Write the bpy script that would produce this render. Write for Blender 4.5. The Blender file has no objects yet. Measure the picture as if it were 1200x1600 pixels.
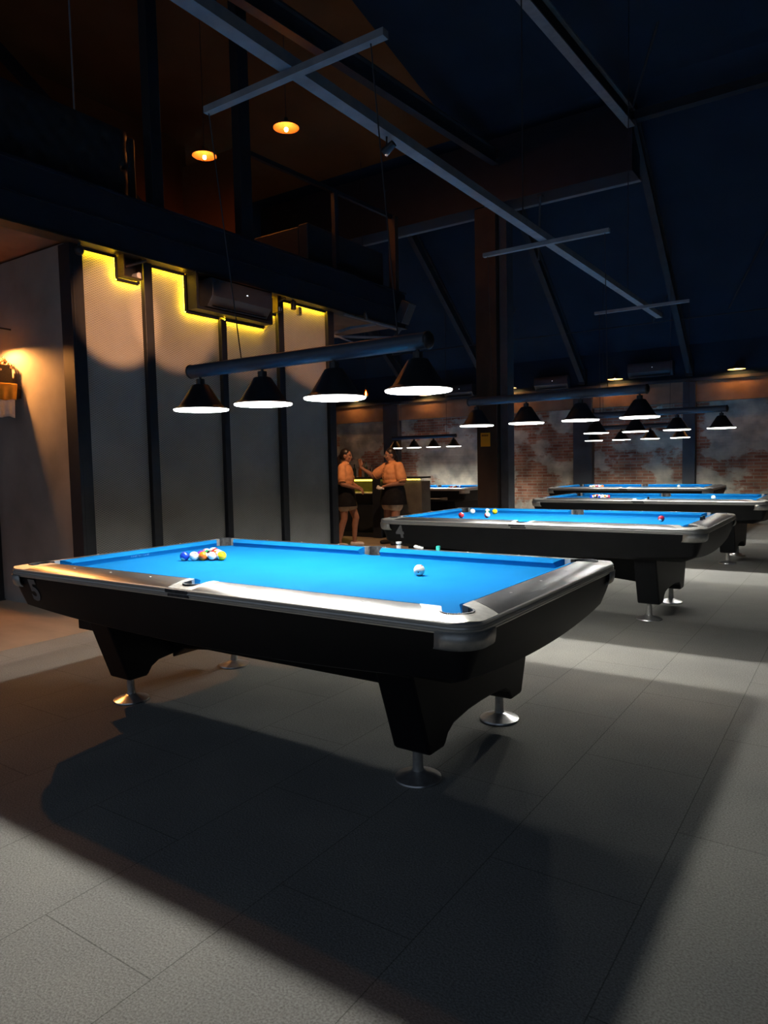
import bpy, math, random
from mathutils import Vector, Matrix
PI = math.pi
SC = bpy.context.scene
COL = SC.collection
random.seed(7)

# ---------------------------------------------------------------- camera
cam_d = bpy.data.cameras.new('camera')
cam = bpy.data.objects.new('camera', cam_d)
COL.objects.link(cam)
yaw, pitch, roll = -0.598, 0.069, -0.021
_f = Vector((math.sin(yaw)*math.cos(pitch), math.cos(yaw)*math.cos(pitch), -math.sin(pitch)))
_r = Vector((math.cos(yaw), -math.sin(yaw), 0))
_u = _r.cross(_f)
_c, _s = math.cos(roll), math.sin(roll)
R_ = _c*_r + _s*_u
U_ = -_s*_r + _c*_u
cam.matrix_world = Matrix(((R_.x, U_.x, -_f.x, 2.522), (R_.y, U_.y, -_f.y, -2.888), (R_.z, U_.z, -_f.z, 1.345), (0, 0, 0, 1)))
cam_d.sensor_fit = 'VERTICAL'
cam_d.sensor_height = 36.0
cam_d.lens = 1098.0/1600*36.0
cam_d.clip_start = 0.02
SC.camera = cam

# ---------------------------------------------------------------- exposure, world, lights
SC.view_settings.view_transform = 'Standard'
SC.view_settings.look = 'None'
SC.view_settings.gamma = 1
SC.view_settings.use_curve_mapping = False
SC.view_settings.exposure = 0.0
W = bpy.data.worlds.new('world')
SC.world = W
W.use_nodes = True
W.node_tree.nodes['Background'].inputs[0].default_value = (0.58, 0.74, 1.0, 1)
W.node_tree.nodes['Background'].inputs[1].default_value = 0.26

BULB = 1020.0          # white bulbs of the table lamps
WARM = 330.0           # filament bulbs of the warm dish lamps
STRIP = 105.0           # yellow strip under the mezzanine

def spot(name, loc, to, power, color, size, blend, rad=0.03):
    l = bpy.data.lights.new(name, 'SPOT')
    l.energy = power; l.color = color; l.spot_size = size; l.spot_blend = blend; l.shadow_soft_size = rad
    o = bpy.data.objects.new(name, l); COL.objects.link(o)
    o.location = loc
    o.rotation_euler = (Vector(to)-Vector(loc)).to_track_quat('-Z', 'Y').to_euler()
    return o

for _y, _z, _p, _a in ((1.36, 2.83, 850, 17.0), (2.05, 2.87, 620, 17.0), (3.05, 2.90, 240, 16.0), (4.25, 2.86, 760, 13.0)):
    spot('added_warm_spot', (0.13, 0.75, 3.18), (-3.44, _y, _z), _p, (1.0, 0.45, 0.20), math.radians(_a), 0.45)  # added spots for the warm patches on the mesh wall, no known lamp
spot('added_warm_spot', (-3.1, 5.1, 3.30), (-4.1, 6.6, 1.1), 210, (1.0, 0.52, 0.26), math.radians(75), 0.8)  # added spot that brightens the two people
# ---------------------------------------------------------------- mesh builder
class MB:
    def __init__(s): s.v = []; s.f = []
    def add(s, vs, fs):
        n = len(s.v); s.v += [tuple(v) for v in vs]; s.f += [tuple(i+n for i in f) for f in fs]; return s
    def box(s, x0, x1, y0, y1, z0, z1, M=None):
        vs = [Vector(p) for p in ((x0,y0,z0),(x1,y0,z0),(x1,y1,z0),(x0,y1,z0),(x0,y0,z1),(x1,y0,z1),(x1,y1,z1),(x0,y1,z1))]
        if M is not None: vs = [M @ v for v in vs]
        return s.add(vs, [(3,2,1,0),(4,5,6,7),(0,1,5,4),(1,2,6,5),(2,3,7,6),(3,0,4,7)])
    def tube(s, a, b, r0, r1=None, n=12, caps=True):
        a = Vector(a); b = Vector(b); r1 = r0 if r1 is None else r1
        d = (b-a).normalized(); p = d.orthogonal().normalized(); q = d.cross(p)
        vs = []
        for c, r in ((a, r0), (b, r1)):
            for i in range(n):
                t = 2*PI*i/n; vs.append(c+(p*math.cos(t)+q*math.sin(t))*r)
        fs = [(i, (i+1) % n, n+(i+1) % n, n+i) for i in range(n)]
        if caps: fs += [tuple(range(n-1, -1, -1)), tuple(range(n, 2*n))]
        return s.add(vs, fs)
    def lathe(s, prof, c=(0,0,0), n=24, closed=False):
        vs = []
        for r, z in prof:
            for i in range(n):
                t = 2*PI*i/n; vs.append((c[0]+r*math.cos(t), c[1]+r*math.sin(t), c[2]+z))
        fs = []
        m = len(prof)
        for k in range(m-1):
            for i in range(n):
                j = (i+1) % n; fs.append((k*n+i, k*n+j, (k+1)*n+j, (k+1)*n+i))
        if closed:
            fs.append(tuple(range(n-1, -1, -1))); fs.append(tuple((m-1)*n+i for i in range(n)))
        return s.add(vs, fs)
    def sphere(s, c, r, n=16, m=10, sc=(1,1,1)):
        vs = [(c[0], c[1], c[2]-r*sc[2])]
        for k in range(1, m):
            a = -PI/2+PI*k/m
            for i in range(n):
                t = 2*PI*i/n
                vs.append((c[0]+r*sc[0]*math.cos(a)*math.cos(t), c[1]+r*sc[1]*math.cos(a)*math.sin(t), c[2]+r*sc[2]*math.sin(a)))
        vs.append((c[0], c[1], c[2]+r*sc[2]))
        fs = [(0, 1+(i+1) % n, 1+i) for i in range(n)]
        for k in range(m-2):
            for i in range(n):
                j = (i+1) % n; fs.append((1+k*n+i, 1+k*n+j, 1+(k+1)*n+j, 1+(k+1)*n+i))
        L = len(vs)-1
        fs += [(1+(m-2)*n+i, 1+(m-2)*n+(i+1) % n, L) for i in range(n)]
        return s.add(vs, fs)
    def prism(s, poly, z0, z1):
        n = len(poly)
        vs = [(x, y, z0) for x, y in poly]+[(x, y, z1) for x, y in poly]
        return s.add(vs, [tuple(range(n-1, -1, -1)), tuple(range(n, 2*n))]+[(i, (i+1) % n, n+(i+1) % n, n+i) for i in range(n)])
    def xprism(s, poly, x0, x1):           # poly in (y, z)
        n = len(poly)
        vs = [(x0, y, z) for y, z in poly]+[(x1, y, z) for y, z in poly]
        return s.add(vs, [tuple(range(n-1, -1, -1)), tuple(range(n, 2*n))]+[(i, (i+1) % n, n+(i+1) % n, n+i) for i in range(n)])
    def yprism(s, poly, y0, y1):           # poly in (x, z)
        n = len(poly)
        vs = [(x, y0, z) for x, z in poly]+[(x, y1, z) for x, z in poly]
        return s.add(vs, [tuple(range(n)), tuple(range(2*n-1, n-1, -1))]+[(i, n+i, n+(i+1) % n, (i+1) % n) for i in range(n)])
    def loft(s, rings, cap=True):
        n = len(rings[0]); vs = [p for r in rings for p in r]; fs = []
        for k in range(len(rings)-1):
            for i in range(n):
                j = (i+1) % n; fs.append((k*n+i, k*n+j, (k+1)*n+j, (k+1)*n+i))
        if cap:
            fs += [tuple(range(n-1, -1, -1)), tuple((len(rings)-1)*n+i for i in range(n))]
        return s.add(vs, fs)
    def beam(s, a, b, w, h, up=(0,0,1)):
        a = Vector(a); b = Vector(b); d = (b-a).normalized(); sd = d.cross(Vector(up)).normalized(); u = sd.cross(d)
        rg = []
        for c in (a, b):
            rg.append([c+sd*w/2*i+u*h/2*j for i, j in ((-1,-1),(1,-1),(1,1),(-1,1))])
        return s.loft(rg)
    def build(s, name, mat, parent=None, smooth=True, bevel=0, ang=35, loc=None):
        me = bpy.data.meshes.new(name); me.from_pydata(s.v, [], s.f)
        me.validate(); me.update()
        if smooth:
            me.polygons.foreach_set('use_smooth', [True]*len(me.polygons))
            me.set_sharp_from_angle(angle=math.radians(ang))
        o = bpy.data.objects.new(name, me); COL.objects.link(o)
        if mat is not None: me.materials.append(mat)
        if bevel:
            b = o.modifiers.new('bevel', 'BEVEL'); b.width = bevel; b.segments = 2; b.limit_method = 'ANGLE'; b.angle_limit = math.radians(40)
        if parent is not None: o.parent = parent
        if loc is not None: o.location = loc
        return o

def tag(o, label=None, cat=None, group=None, kind=None):
    if label: o['label'] = label
    if cat: o['category'] = cat
    if group: o['group'] = group
    if kind: o['kind'] = kind
    return o
def thing(name, label, cat, loc=(0,0,0), rz=0, group=None):
    o = bpy.data.objects.new(name, None); COL.objects.link(o); o.empty_display_size = 0.1
    o.location = loc; o.rotation_euler = (0, 0, rz)
    return tag(o, label, cat, group)
KIDS = {}
def kids(o):
    return [c for c in bpy.data.objects if c.parent is o]
def dup(root, loc=None, label=None, skip=()):
    def rec(o, par):
        c = o.copy(); COL.objects.link(c)
        if par is not None: c.parent = par
        for ch in kids(o):
            if ch.name.split('.')[0] not in skip: rec(ch, c)
        return c
    c = rec(root, None)
    if loc is not None: c.location = loc
    if label: c['label'] = label
    return c
def struct(o): o['kind'] = 'structure'; return o

# ---------------------------------------------------------------- materials
def mat(name, color, rough=0.5, metal=0.0, spec=0.5, emit=None, es=0.0, coat=0.0, sheen=0.0, trans=0.0):
    m = bpy.data.materials.new(name); m.use_nodes = True
    b = m.node_tree.nodes['Principled BSDF']
    b.inputs['Base Color'].default_value = (*color, 1); b.inputs['Roughness'].default_value = rough
    b.inputs['Metallic'].default_value = metal; b.inputs['Specular IOR Level'].default_value = spec
    if emit: b.inputs['Emission Color'].default_value = (*emit, 1); b.inputs['Emission Strength'].default_value = es
    if coat: b.inputs['Coat Weight'].default_value = coat; b.inputs['Coat Roughness'].default_value = 0.1
    if sheen: b.inputs['Sheen Weight'].default_value = sheen
    if trans: b.inputs['Transmission Weight'].default_value = trans
    return m
def N(m, t, **kw):
    n = m.node_tree.nodes.new(t)
    for k, v in kw.items(): setattr(n, k, v)
    return n
def L(m, a, b): m.node_tree.links.new(a, b)
def bsdf(m): return m.node_tree.nodes['Principled BSDF']
def noise_mix(m, c1, c2, scale, detail=4, lo=0.35, hi=0.65, bump=0.0, bscale=None, rough=None, dist=0.01, stretch=None):
    tc = N(m, 'ShaderNodeTexCoord'); src = tc.outputs['Object']
    if stretch:
        mp = N(m, 'ShaderNodeMapping'); mp.inputs['Scale'].default_value = stretch; L(m, src, mp.inputs[0]); src = mp.outputs[0]
    n = N(m, 'ShaderNodeTexNoise'); n.inputs['Scale'].default_value = scale; n.inputs['Detail'].default_value = detail
    L(m, src, n.inputs['Vector'])
    r = N(m, 'ShaderNodeValToRGB'); r.color_ramp.elements[0].position = lo; r.color_ramp.elements[1].position = hi
    r.color_ramp.elements[0].color = (*c1, 1); r.color_ramp.elements[1].color = (*c2, 1)
    L(m, n.outputs[0], r.inputs[0]); L(m, r.outputs[0], bsdf(m).inputs['Base Color'])
    if bump:
        n2 = N(m, 'ShaderNodeTexNoise'); n2.inputs['Scale'].default_value = bscale or scale*8; n2.inputs['Detail'].default_value = 3
        L(m, src, n2.inputs['Vector'])
        bp = N(m, 'ShaderNodeBump'); bp.inputs['Strength'].default_value = bump; bp.inputs['Distance'].default_value = dist
        L(m, n2.outputs[0], bp.inputs['Height']); L(m, bp.outputs[0], bsdf(m).inputs['Normal'])
    return r

M = {}
M['cloth'] = mat('blue_cloth', (0.006, 0.235, 0.80), 0.95, spec=0.05)
noise_mix(M['cloth'], (0.003, 0.135, 0.36), (0.005, 0.146, 0.395), 3, 6, bump=0.15, bscale=900, dist=0.0006)
M['rail'] = mat('black_rail', (0.2, 0.2, 0.2), 0.30, metal=0.92, spec=0.6)
tcn = noise_mix(M['rail'], (0.24, 0.24, 0.24), (0.33, 0.33, 0.325), 6, 3)
M['alu'] = mat('brushed_aluminium', (0.58, 0.57, 0.53), 0.36, metal=0.6)
M['cast'] = mat('cast_metal', (0.62, 0.61, 0.57), 0.42, metal=0.6)
noise_mix(M['cast'], (0.42, 0.41, 0.38), (0.52, 0.51, 0.47), 40, 3)
M['chrome'] = mat('chrome', (0.72, 0.71, 0.69), 0.28, metal=0.8)
noise_mix(M['chrome'], (0.62, 0.60, 0.58), (0.76, 0.75, 0.73), 30, 2)
M['apron'] = mat('black_laminate', (0.010, 0.0105, 0.012), 0.5, spec=0.2)
noise_mix(M['apron'], (0.006, 0.0065, 0.008), (0.008, 0.0085, 0.010), 5, 3, bump=0.05, bscale=400, dist=0.0005)
M['liner'] = mat('pocket_rubber', (0.03, 0.032, 0.034), 0.6)
noise_mix(M['liner'], (0.02, 0.022, 0.024), (0.05, 0.052, 0.055), 60, 2)
M['sight'] = mat('pearl_sight', (0.85, 0.84, 0.80), 0.3)
M['number'] = mat('grey_number', (0.16, 0.165, 0.17), 0.6)
M['logo'] = mat('white_print', (0.05, 0.24, 0.48), 0.8)
M['engrave'] = mat('dark_engraving', (0.20, 0.20, 0.18), 0.5, metal=0.5)
M['blackmetal'] = mat('black_powdercoat', (0.014, 0.015, 0.018), 0.42, metal=0.0, spec=0.5)
noise_mix(M['blackmetal'], (0.012, 0.013, 0.016), (0.018, 0.019, 0.022), 20, 2)
M['tubemetal'] = mat('dark_blue_grey_tube', (0.045, 0.06, 0.085), 0.45, spec=0.5)
noise_mix(M['tubemetal'], (0.04, 0.055, 0.08), (0.05, 0.065, 0.09), 20, 2)
M['shade_in'] = mat('white_enamel', (0.88, 0.88, 0.86), 0.5)
M['brass_in'] = mat('amber_reflector', (0.10, 0.045, 0.012), 0.6)
M['bulb'] = mat('white_bulb', (1, 1, 1), 0.5, emit=(1.0, 0.985, 0.93), es=BULB)
M['paper'] = mat('white_paper', (0.42, 0.42, 0.40), 0.9)
M['bloom'] = mat('bloom_rim', (0.9, 0.9, 0.9), 0.5, emit=(1.0, 0.985, 0.93), es=4.0)  # glowing ring added to imitate bloom round the shade openings
M['bulb_w'] = mat('warm_bulb', (1, 0.8, 0.5), 0.5, emit=(1.0, 0.42, 0.10), es=WARM)
M['bulb_m'] = mat('warm_bulb_mezzanine', (1, 0.8, 0.5), 0.5, emit=(1.0, 0.30, 0.05), es=900.0)
M['bulb_s'] = mat('warm_bulb_shrine', (1, 0.8, 0.5), 0.5, emit=(1.0, 0.38, 0.09), es=5000.0)
M['strip'] = mat('yellow_led', (1, 0.8, 0.2), 0.5, emit=(1.0, 0.55, 0.01), es=STRIP)
M['strip_bar'] = mat('yellow_led_bar', (1, 0.8, 0.2), 0.5, emit=(1.0, 0.72, 0.05), es=7.0)
M['post'] = mat('black_steel_post', (0.010, 0.012, 0.017), 0.5, spec=0.4)
noise_mix(M['post'], (0.009, 0.011, 0.016), (0.014, 0.016, 0.022), 8, 3)
M['fascia'] = mat('dark_navy_steel', (0.010, 0.013, 0.022), 0.5, spec=0.4)
noise_mix(M['fascia'], (0.009, 0.012, 0.02), (0.013, 0.016, 0.026), 4, 3)
M['roof'] = mat('dark_painted_roof', (0.10, 0.125, 0.16), 0.9, spec=0.1)
noise_mix(M['roof'], (0.014, 0.028, 0.050), (0.019, 0.036, 0.062), 1.2, 4)
M['rafter'] = mat('dark_steel_rafter', (0.02, 0.024, 0.032), 0.6, spec=0.3)
noise_mix(M['rafter'], (0.017, 0.021, 0.028), (0.025, 0.03, 0.038), 5, 3)
M['paleframe'] = mat('pale_grey_steel', (0.40, 0.43, 0.47), 0.5)
noise_mix(M['paleframe'], (0.15, 0.165, 0.19), (0.20, 0.215, 0.24), 9, 3)
M['column'] = mat('brown_black_column', (0.040, 0.028, 0.022), 0.6, spec=0.3)
noise_mix(M['column'], (0.035, 0.024, 0.019), (0.048, 0.033, 0.026), 3, 3)
M['pilaster'] = mat('dark_grey_pilaster', (0.055, 0.06, 0.07), 0.7, spec=0.2)
noise_mix(M['pilaster'], (0.048, 0.052, 0.062), (0.062, 0.068, 0.08), 4, 3)
M['brown'] = mat('brown_plaster', (0.13, 0.095, 0.075), 0.9, spec=0.1)
noise_mix(M['brown'], (0.22, 0.14, 0.095), (0.30, 0.19, 0.13), 3, 5)
M['mezz'] = mat('lamp_tinted_brown', (0.12, 0.05, 0.02), 0.9, spec=0.1)  # warm lamp light put into the brown of the mezzanine roof and walls
noise_mix(M['mezz'], (0.15, 0.062, 0.022), (0.19, 0.08, 0.03), 1.2, 4)
M['sofa'] = mat('dark_leather', (0.022, 0.023, 0.026), 0.42, spec=0.5)
noise_mix(M['sofa'], (0.02, 0.02, 0.023), (0.026, 0.027, 0.03), 12, 3)
M['skin'] = mat('skin', (0.50, 0.27, 0.17), 0.55, spec=0.3)
noise_mix(M['skin'], (0.33, 0.17, 0.11), (0.38, 0.20, 0.13), 12, 3)
M['hair'] = mat('dark_hair', (0.012, 0.009, 0.008), 0.4)
noise_mix(M['hair'], (0.008, 0.006, 0.006), (0.022, 0.015, 0.012), 60, 2, stretch=(1, 1, 0.2))
M['shirt'] = mat('tan_shirt', (0.62, 0.36, 0.20), 0.85, spec=0.1)
noise_mix(M['shirt'], (0.66, 0.31, 0.14), (0.76, 0.38, 0.18), 14, 3, bump=0.4, bscale=25, dist=0.01)
M['shorts'] = mat('khaki_shorts', (0.55, 0.43, 0.30), 0.85, spec=0.1)
noise_mix(M['shorts'], (0.50, 0.39, 0.27), (0.58, 0.46, 0.33), 14, 3, bump=0.3, bscale=25, dist=0.01)
M['apronblack'] = mat('black_apron_cloth', (0.012, 0.013, 0.016), 0.8, spec=0.1)
noise_mix(M['apronblack'], (0.010, 0.011, 0.014), (0.016, 0.017, 0.02), 14, 3)
M['white'] = mat('white_fabric', (0.78, 0.76, 0.72), 0.8)
noise_mix(M['white'], (0.70, 0.68, 0.64), (0.82, 0.80, 0.77), 20, 3)
M['bootblack'] = mat('black_sock', (0.012, 0.012, 0.014), 0.8)
M['ac'] = mat('dark_grey_plastic', (0.035, 0.04, 0.05), 0.4)
noise_mix(M['ac'], (0.032, 0.037, 0.047), (0.04, 0.045, 0.055), 10, 2)
M['led'] = mat('white_indicator', (1, 1, 1), 0.5, emit=(0.8, 0.9, 1), es=3.0)
M['glass'] = mat('bottle_glass', (0.05, 0.08, 0.05), 0.1, trans=0.6)
M['clear'] = mat('clear_glass', (0.9, 0.9, 0.9), 0.05, trans=1.0)
M['yellowcloth'] = mat('yellow_cloth', (0.75, 0.36, 0.03), 0.8)
noise_mix(M['yellowcloth'], (0.62, 0.28, 0.02), (0.80, 0.42, 0.05), 9, 3)
M['stone'] = mat('carved_gilded_wood', (0.5, 0.3, 0.12), 0.5)
noise_mix(M['stone'], (0.06, 0.03, 0.015), (0.75, 0.50, 0.25), 45, 3, lo=0.4, hi=0.6)
M['bronze'] = mat('dark_wood', (0.035, 0.022, 0.014), 0.5)
noise_mix(M['bronze'], (0.028, 0.017, 0.01), (0.05, 0.032, 0.02), 12, 3, stretch=(1, 8, 8))
M['sign'] = mat('orange_paper', (0.80, 0.38, 0.02), 0.6)
M['sign_dark'] = mat('brown_ink', (0.25, 0.09, 0.01), 0.6)
M['chalk_teal'] = mat('teal_chalk', (0.02, 0.35, 0.30), 0.9)
M['chalk_dark'] = mat('dark_chalk_paper', (0.015, 0.02, 0.025), 0.8)
M['amber'] = mat('amber_bottle', (0.35, 0.12, 0.02), 0.15, trans=0.5)
M['counter'] = mat('navy_counter', (0.012, 0.017, 0.028), 0.45)
noise_mix(M['counter'], (0.010, 0.015, 0.025), (0.015, 0.02, 0.032), 5, 3)
M['greypanel'] = mat('grey_counter_panel', (0.10, 0.10, 0.095), 0.7)
noise_mix(M['greypanel'], (0.085, 0.085, 0.08), (0.12, 0.12, 0.11), 6, 3)

# carpet with tile seams
m = M['carpet'] = mat('grey_carpet', (0.2, 0.2, 0.19), 0.95, spec=0.05)
tc = N(m, 'ShaderNodeTexCoord')
n1 = N(m, 'ShaderNodeTexNoise'); n1.inputs['Scale'].default_value = 150; n1.inputs['Detail'].default_value = 5; L(m, tc.outputs['Object'], n1.inputs['Vector'])
n2 = N(m, 'ShaderNodeTexNoise'); n2.inputs['Scale'].default_value = 1.3; n2.inputs['Detail'].default_value = 4; L(m, tc.outputs['Object'], n2.inputs['Vector'])
r1 = N(m, 'ShaderNodeValToRGB'); r1.color_ramp.elements[0].position = 0.30; r1.color_ramp.elements[1].position = 0.70
r1.color_ramp.elements[0].color = (0.22, 0.215, 0.20, 1); r1.color_ramp.elements[1].color = (0.41, 0.405, 0.38, 1)
L(m, n1.outputs[0], r1.inputs[0])
r2 = N(m, 'ShaderNodeValToRGB'); r2.color_ramp.elements[0].position = 0.35; r2.color_ramp.elements[1].position = 0.65
r2.color_ramp.elements[0].color = (0.84, 0.84, 0.84, 1); r2.color_ramp.elements[1].color = (1.05, 1.04, 1.0, 1)
L(m, n2.outputs[0], r2.inputs[0])
mx = N(m, 'ShaderNodeMixRGB', blend_type='MULTIPLY'); mx.inputs[0].default_value = 1
L(m, r1.outputs[0], mx.inputs[1]); L(m, r2.outputs[0], mx.inputs[2])
mp = N(m, 'ShaderNodeMapping'); mp.inputs['Rotation'].default_value = (0, 0, PI/2); mp.inputs['Location'].default_value = (0.21, 0.0, 0); L(m, tc.outputs['Object'], mp.inputs[0])
bk = N(m, 'ShaderNodeTexBrick'); bk.inputs['Scale'].default_value = 1.0; bk.inputs['Brick Width'].default_value = 1.0; bk.inputs['Row Height'].default_value = 0.5
bk.inputs['Mortar Size'].default_value = 0.0022; bk.inputs['Mortar Smooth'].default_value = 0.3; bk.offset = 0.5
bk.inputs['Color1'].default_value = (1, 1, 1, 1); bk.inputs['Color2'].default_value = (0.93, 0.93, 0.93, 1); bk.inputs['Mortar'].default_value = (0.42, 0.42, 0.42, 1)
L(m, mp.outputs[0], bk.inputs['Vector'])
mx2 = N(m, 'ShaderNodeMixRGB', blend_type='MULTIPLY'); mx2.inputs[0].default_value = 0.75
L(m, mx.outputs[0], mx2.inputs[1]); L(m, bk.outputs['Color'], mx2.inputs[2])
L(m, mx2.outputs[0], bsdf(m).inputs['Base Color'])
bp = N(m, 'ShaderNodeBump'); bp.inputs['Strength'].default_value = 0.6; bp.inputs['Distance'].default_value = 0.004
L(m, n1.outputs[0], bp.inputs['Height']); L(m, bp.outputs[0], bsdf(m).inputs['Normal'])

M['tilefloor'] = mat('beige_concrete_floor', (0.42, 0.33, 0.25), 0.45, spec=0.3)
noise_mix(M['tilefloor'], (0.34, 0.27, 0.205), (0.44, 0.35, 0.27), 1.6, 6, stretch=(1, 2.4, 1))

# concrete
M['concrete'] = mat('grey_concrete', (0.22, 0.22, 0.21), 0.75, spec=0.2)
noise_mix(M['concrete'], (0.20, 0.20, 0.19), (0.36, 0.35, 0.33), 1.5, 7, lo=0.3, hi=0.72, bump=0.15, bscale=14, dist=0.01)

# expanded-metal mesh over concrete
m = M['mesh'] = mat('expanded_metal_mesh', (0.3, 0.3, 0.28), 0.5, spec=0.4)
tc = N(m, 'ShaderNodeTexCoord')
sx = N(m, 'ShaderNodeSeparateXYZ'); L(m, tc.outputs['Object'], sx.inputs[0])
def mth(m, op, a, b=None, c=None):
    n = N(m, 'ShaderNodeMath', operation=op)
    for i, v in enumerate((a, b, c)):
        if v is None: continue
        if isinstance(v, (int, float)): n.inputs[i].default_value = v
        else: L(m, v, n.inputs[i])
    return n.outputs[0]
ky, kz = PI/0.042, PI/0.022
a1 = mth(m, 'ADD', mth(m, 'MULTIPLY', sx.outputs[1], ky), mth(m, 'MULTIPLY', sx.outputs[2], kz))
a2 = mth(m, 'SUBTRACT', mth(m, 'MULTIPLY', sx.outputs[1], ky), mth(m, 'MULTIPLY', sx.outputs[2], kz))
s1 = mth(m, 'ABSOLUTE', mth(m, 'SINE', a1)); s2 = mth(m, 'ABSOLUTE', mth(m, 'SINE', a2))
mn = mth(m, 'MINIMUM', s1, s2)                       # 0 on the strands
line = mth(m, 'SUBTRACT', 1.0, mth(m, 'SMOOTH_MIN', mth(m, 'MULTIPLY', mn, 2.4), 1.0, 0.2))
n1 = N(m, 'ShaderNodeTexNoise'); n1.inputs['Scale'].default_value = 1.7; n1.inputs['Detail'].default_value = 7; L(m, tc.outputs['Object'], n1.inputs['Vector'])
r1 = N(m, 'ShaderNodeValToRGB'); r1.color_ramp.elements[0].position = 0.3; r1.color_ramp.elements[1].position = 0.7
r1.color_ramp.elements[0].color = (0.20, 0.20, 0.19, 1); r1.color_ramp.elements[1].color = (0.34, 0.34, 0.32, 1)
L(m, n1.outputs[0], r1.inputs[0])
mx = N(m, 'ShaderNodeMixRGB'); mx.inputs[2].default_value = (0.62, 0.62, 0.59, 1)
L(m, line, mx.inputs[0]); L(m, r1.outputs[0], mx.inputs[1]); L(m, mx.outputs[0], bsdf(m).inputs['Base Color'])
bp = N(m, 'ShaderNodeBump'); bp.inputs['Strength'].default_value = 0.9; bp.inputs['Distance'].default_value = 0.004
L(m, line, bp.inputs['Height']); L(m, bp.outputs[0], bsdf(m).inputs['Normal'])

# whitewashed worn brick
m = M['brick'] = mat('worn_brick', (0.3, 0.2, 0.15), 0.9, spec=0.1)
tc = N(m, 'ShaderNodeTexCoord'); sx = N(m, 'ShaderNodeSeparateXYZ'); L(m, tc.outputs['Object'], sx.inputs[0])
cb = N(m, 'ShaderNodeCombineXYZ'); L(m, sx.outputs[0], cb.inputs[0]); L(m, sx.outputs[2], cb.inputs[1])
bk = N(m, 'ShaderNodeTexBrick'); bk.inputs['Scale'].default_value = 1.0; bk.inputs['Brick Width'].default_value = 0.25; bk.inputs['Row Height'].default_value = 0.068
bk.inputs['Mortar Size'].default_value = 0.009; bk.inputs['Mortar Smooth'].default_value = 0.2
bk.inputs['Color1'].default_value = (0.34, 0.13, 0.085, 1); bk.inputs['Color2'].default_value = (0.50, 0.27, 0.19, 1); bk.inputs['Mortar'].default_value = (0.46, 0.41, 0.34, 1)
L(m, cb.outputs[0], bk.inputs['Vector'])
st = N(m, 'ShaderNodeMapping'); st.inputs['Scale'].default_value = (0.8, 1, 1.3); L(m, tc.outputs['Object'], st.inputs[0])
n1 = N(m, 'ShaderNodeTexNoise'); n1.inputs['Scale'].default_value = 0.75; n1.inputs['Detail'].default_value = 9; n1.inputs['Roughness'].default_value = 0.62; L(m, st.outputs[0], n1.inputs['Vector'])
r1 = N(m, 'ShaderNodeValToRGB'); r1.color_ramp.elements[0].position = 0.485; r1.color_ramp.elements[1].position = 0.515
L(m, n1.outputs[0], r1.inputs[0])
n3 = N(m, 'ShaderNodeTexNoise'); n3.inputs['Scale'].default_value = 5; n3.inputs['Detail'].default_value = 5; L(m, tc.outputs['Object'], n3.inputs['Vector'])
r3 = N(m, 'ShaderNodeValToRGB'); r3.color_ramp.elements[0].color = (0.50, 0.47, 0.40, 1); r3.color_ramp.elements[1].color = (0.75, 0.73, 0.65, 1)
L(m, n3.outputs[0], r3.inputs[0])
mx = N(m, 'ShaderNodeMixRGB'); L(m, r1.outputs[0], mx.inputs[0]); L(m, bk.outputs['Color'], mx.inputs[1]); L(m, r3.outputs[0], mx.inputs[2])
n4 = N(m, 'ShaderNodeTexNoise'); n4.inputs['Scale'].default_value = 2.2; n4.inputs['Detail'].default_value = 6; L(m, tc.outputs['Object'], n4.inputs['Vector'])
r4 = N(m, 'ShaderNodeValToRGB'); r4.color_ramp.elements[0].position = 0.38; r4.color_ramp.elements[1].position = 0.62
r4.color_ramp.elements[0].color = (0.55, 0.55, 0.55, 1); r4.color_ramp.elements[1].color = (1.15, 1.12, 1.05, 1); L(m, n4.outputs[0], r4.inputs[0])
mx2 = N(m, 'ShaderNodeMixRGB', blend_type='MULTIPLY'); mx2.inputs[0].default_value = 1; L(m, mx.outputs[0], mx2.inputs[1]); L(m, r4.outputs[0], mx2.inputs[2])
L(m, mx2.outputs[0], bsdf(m).inputs['Base Color'])
bp = N(m, 'ShaderNodeBump'); bp.inputs['Strength'].default_value = 0.5; bp.inputs['Distance'].default_value = 0.01
L(m, bk.outputs['Fac'], bp.inputs['Height']); bp.invert = True; L(m, bp.outputs[0], bsdf(m).inputs['Normal'])

# pool balls
def ball_mat(name, col, kind):
    m = mat(name, col, 0.08, spec=0.6)
    tc = N(m, 'ShaderNodeTexCoord'); sx = N(m, 'ShaderNodeSeparateXYZ'); L(m, tc.outputs['Object'], sx.inputs[0])
    R = 0.0286
    ax = mth(m, 'ABSOLUTE', sx.outputs[0])
    circ = mth(m, 'GREATER_THAN', ax, R*0.86)
    white = (0.86, 0.82, 0.70, 1)
    if kind == 'stripe':
        band = mth(m, 'LESS_THAN', mth(m, 'ABSOLUTE', sx.outputs[2]), R*0.52)
        fac = mth(m, 'MULTIPLY', band, mth(m, 'SUBTRACT', 1.0, circ))
    elif kind == 'cue':
        dots = mth(m, 'GREATER_THAN', mth(m, 'MAXIMUM', mth(m, 'MAXIMUM', ax, mth(m, 'ABSOLUTE', sx.outputs[1])), mth(m, 'ABSOLUTE', sx.outputs[2])), R*0.985)
        fac = dots
    else:
        fac = mth(m, 'SUBTRACT', 1.0, circ)
    mx = N(m, 'ShaderNodeMixRGB'); mx.inputs[1].default_value = white; mx.inputs[2].default_value = (*col, 1)
    L(m, fac, mx.inputs[0]); L(m, mx.outputs[0], bsdf(m).inputs['Base Color'])
    return m
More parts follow.
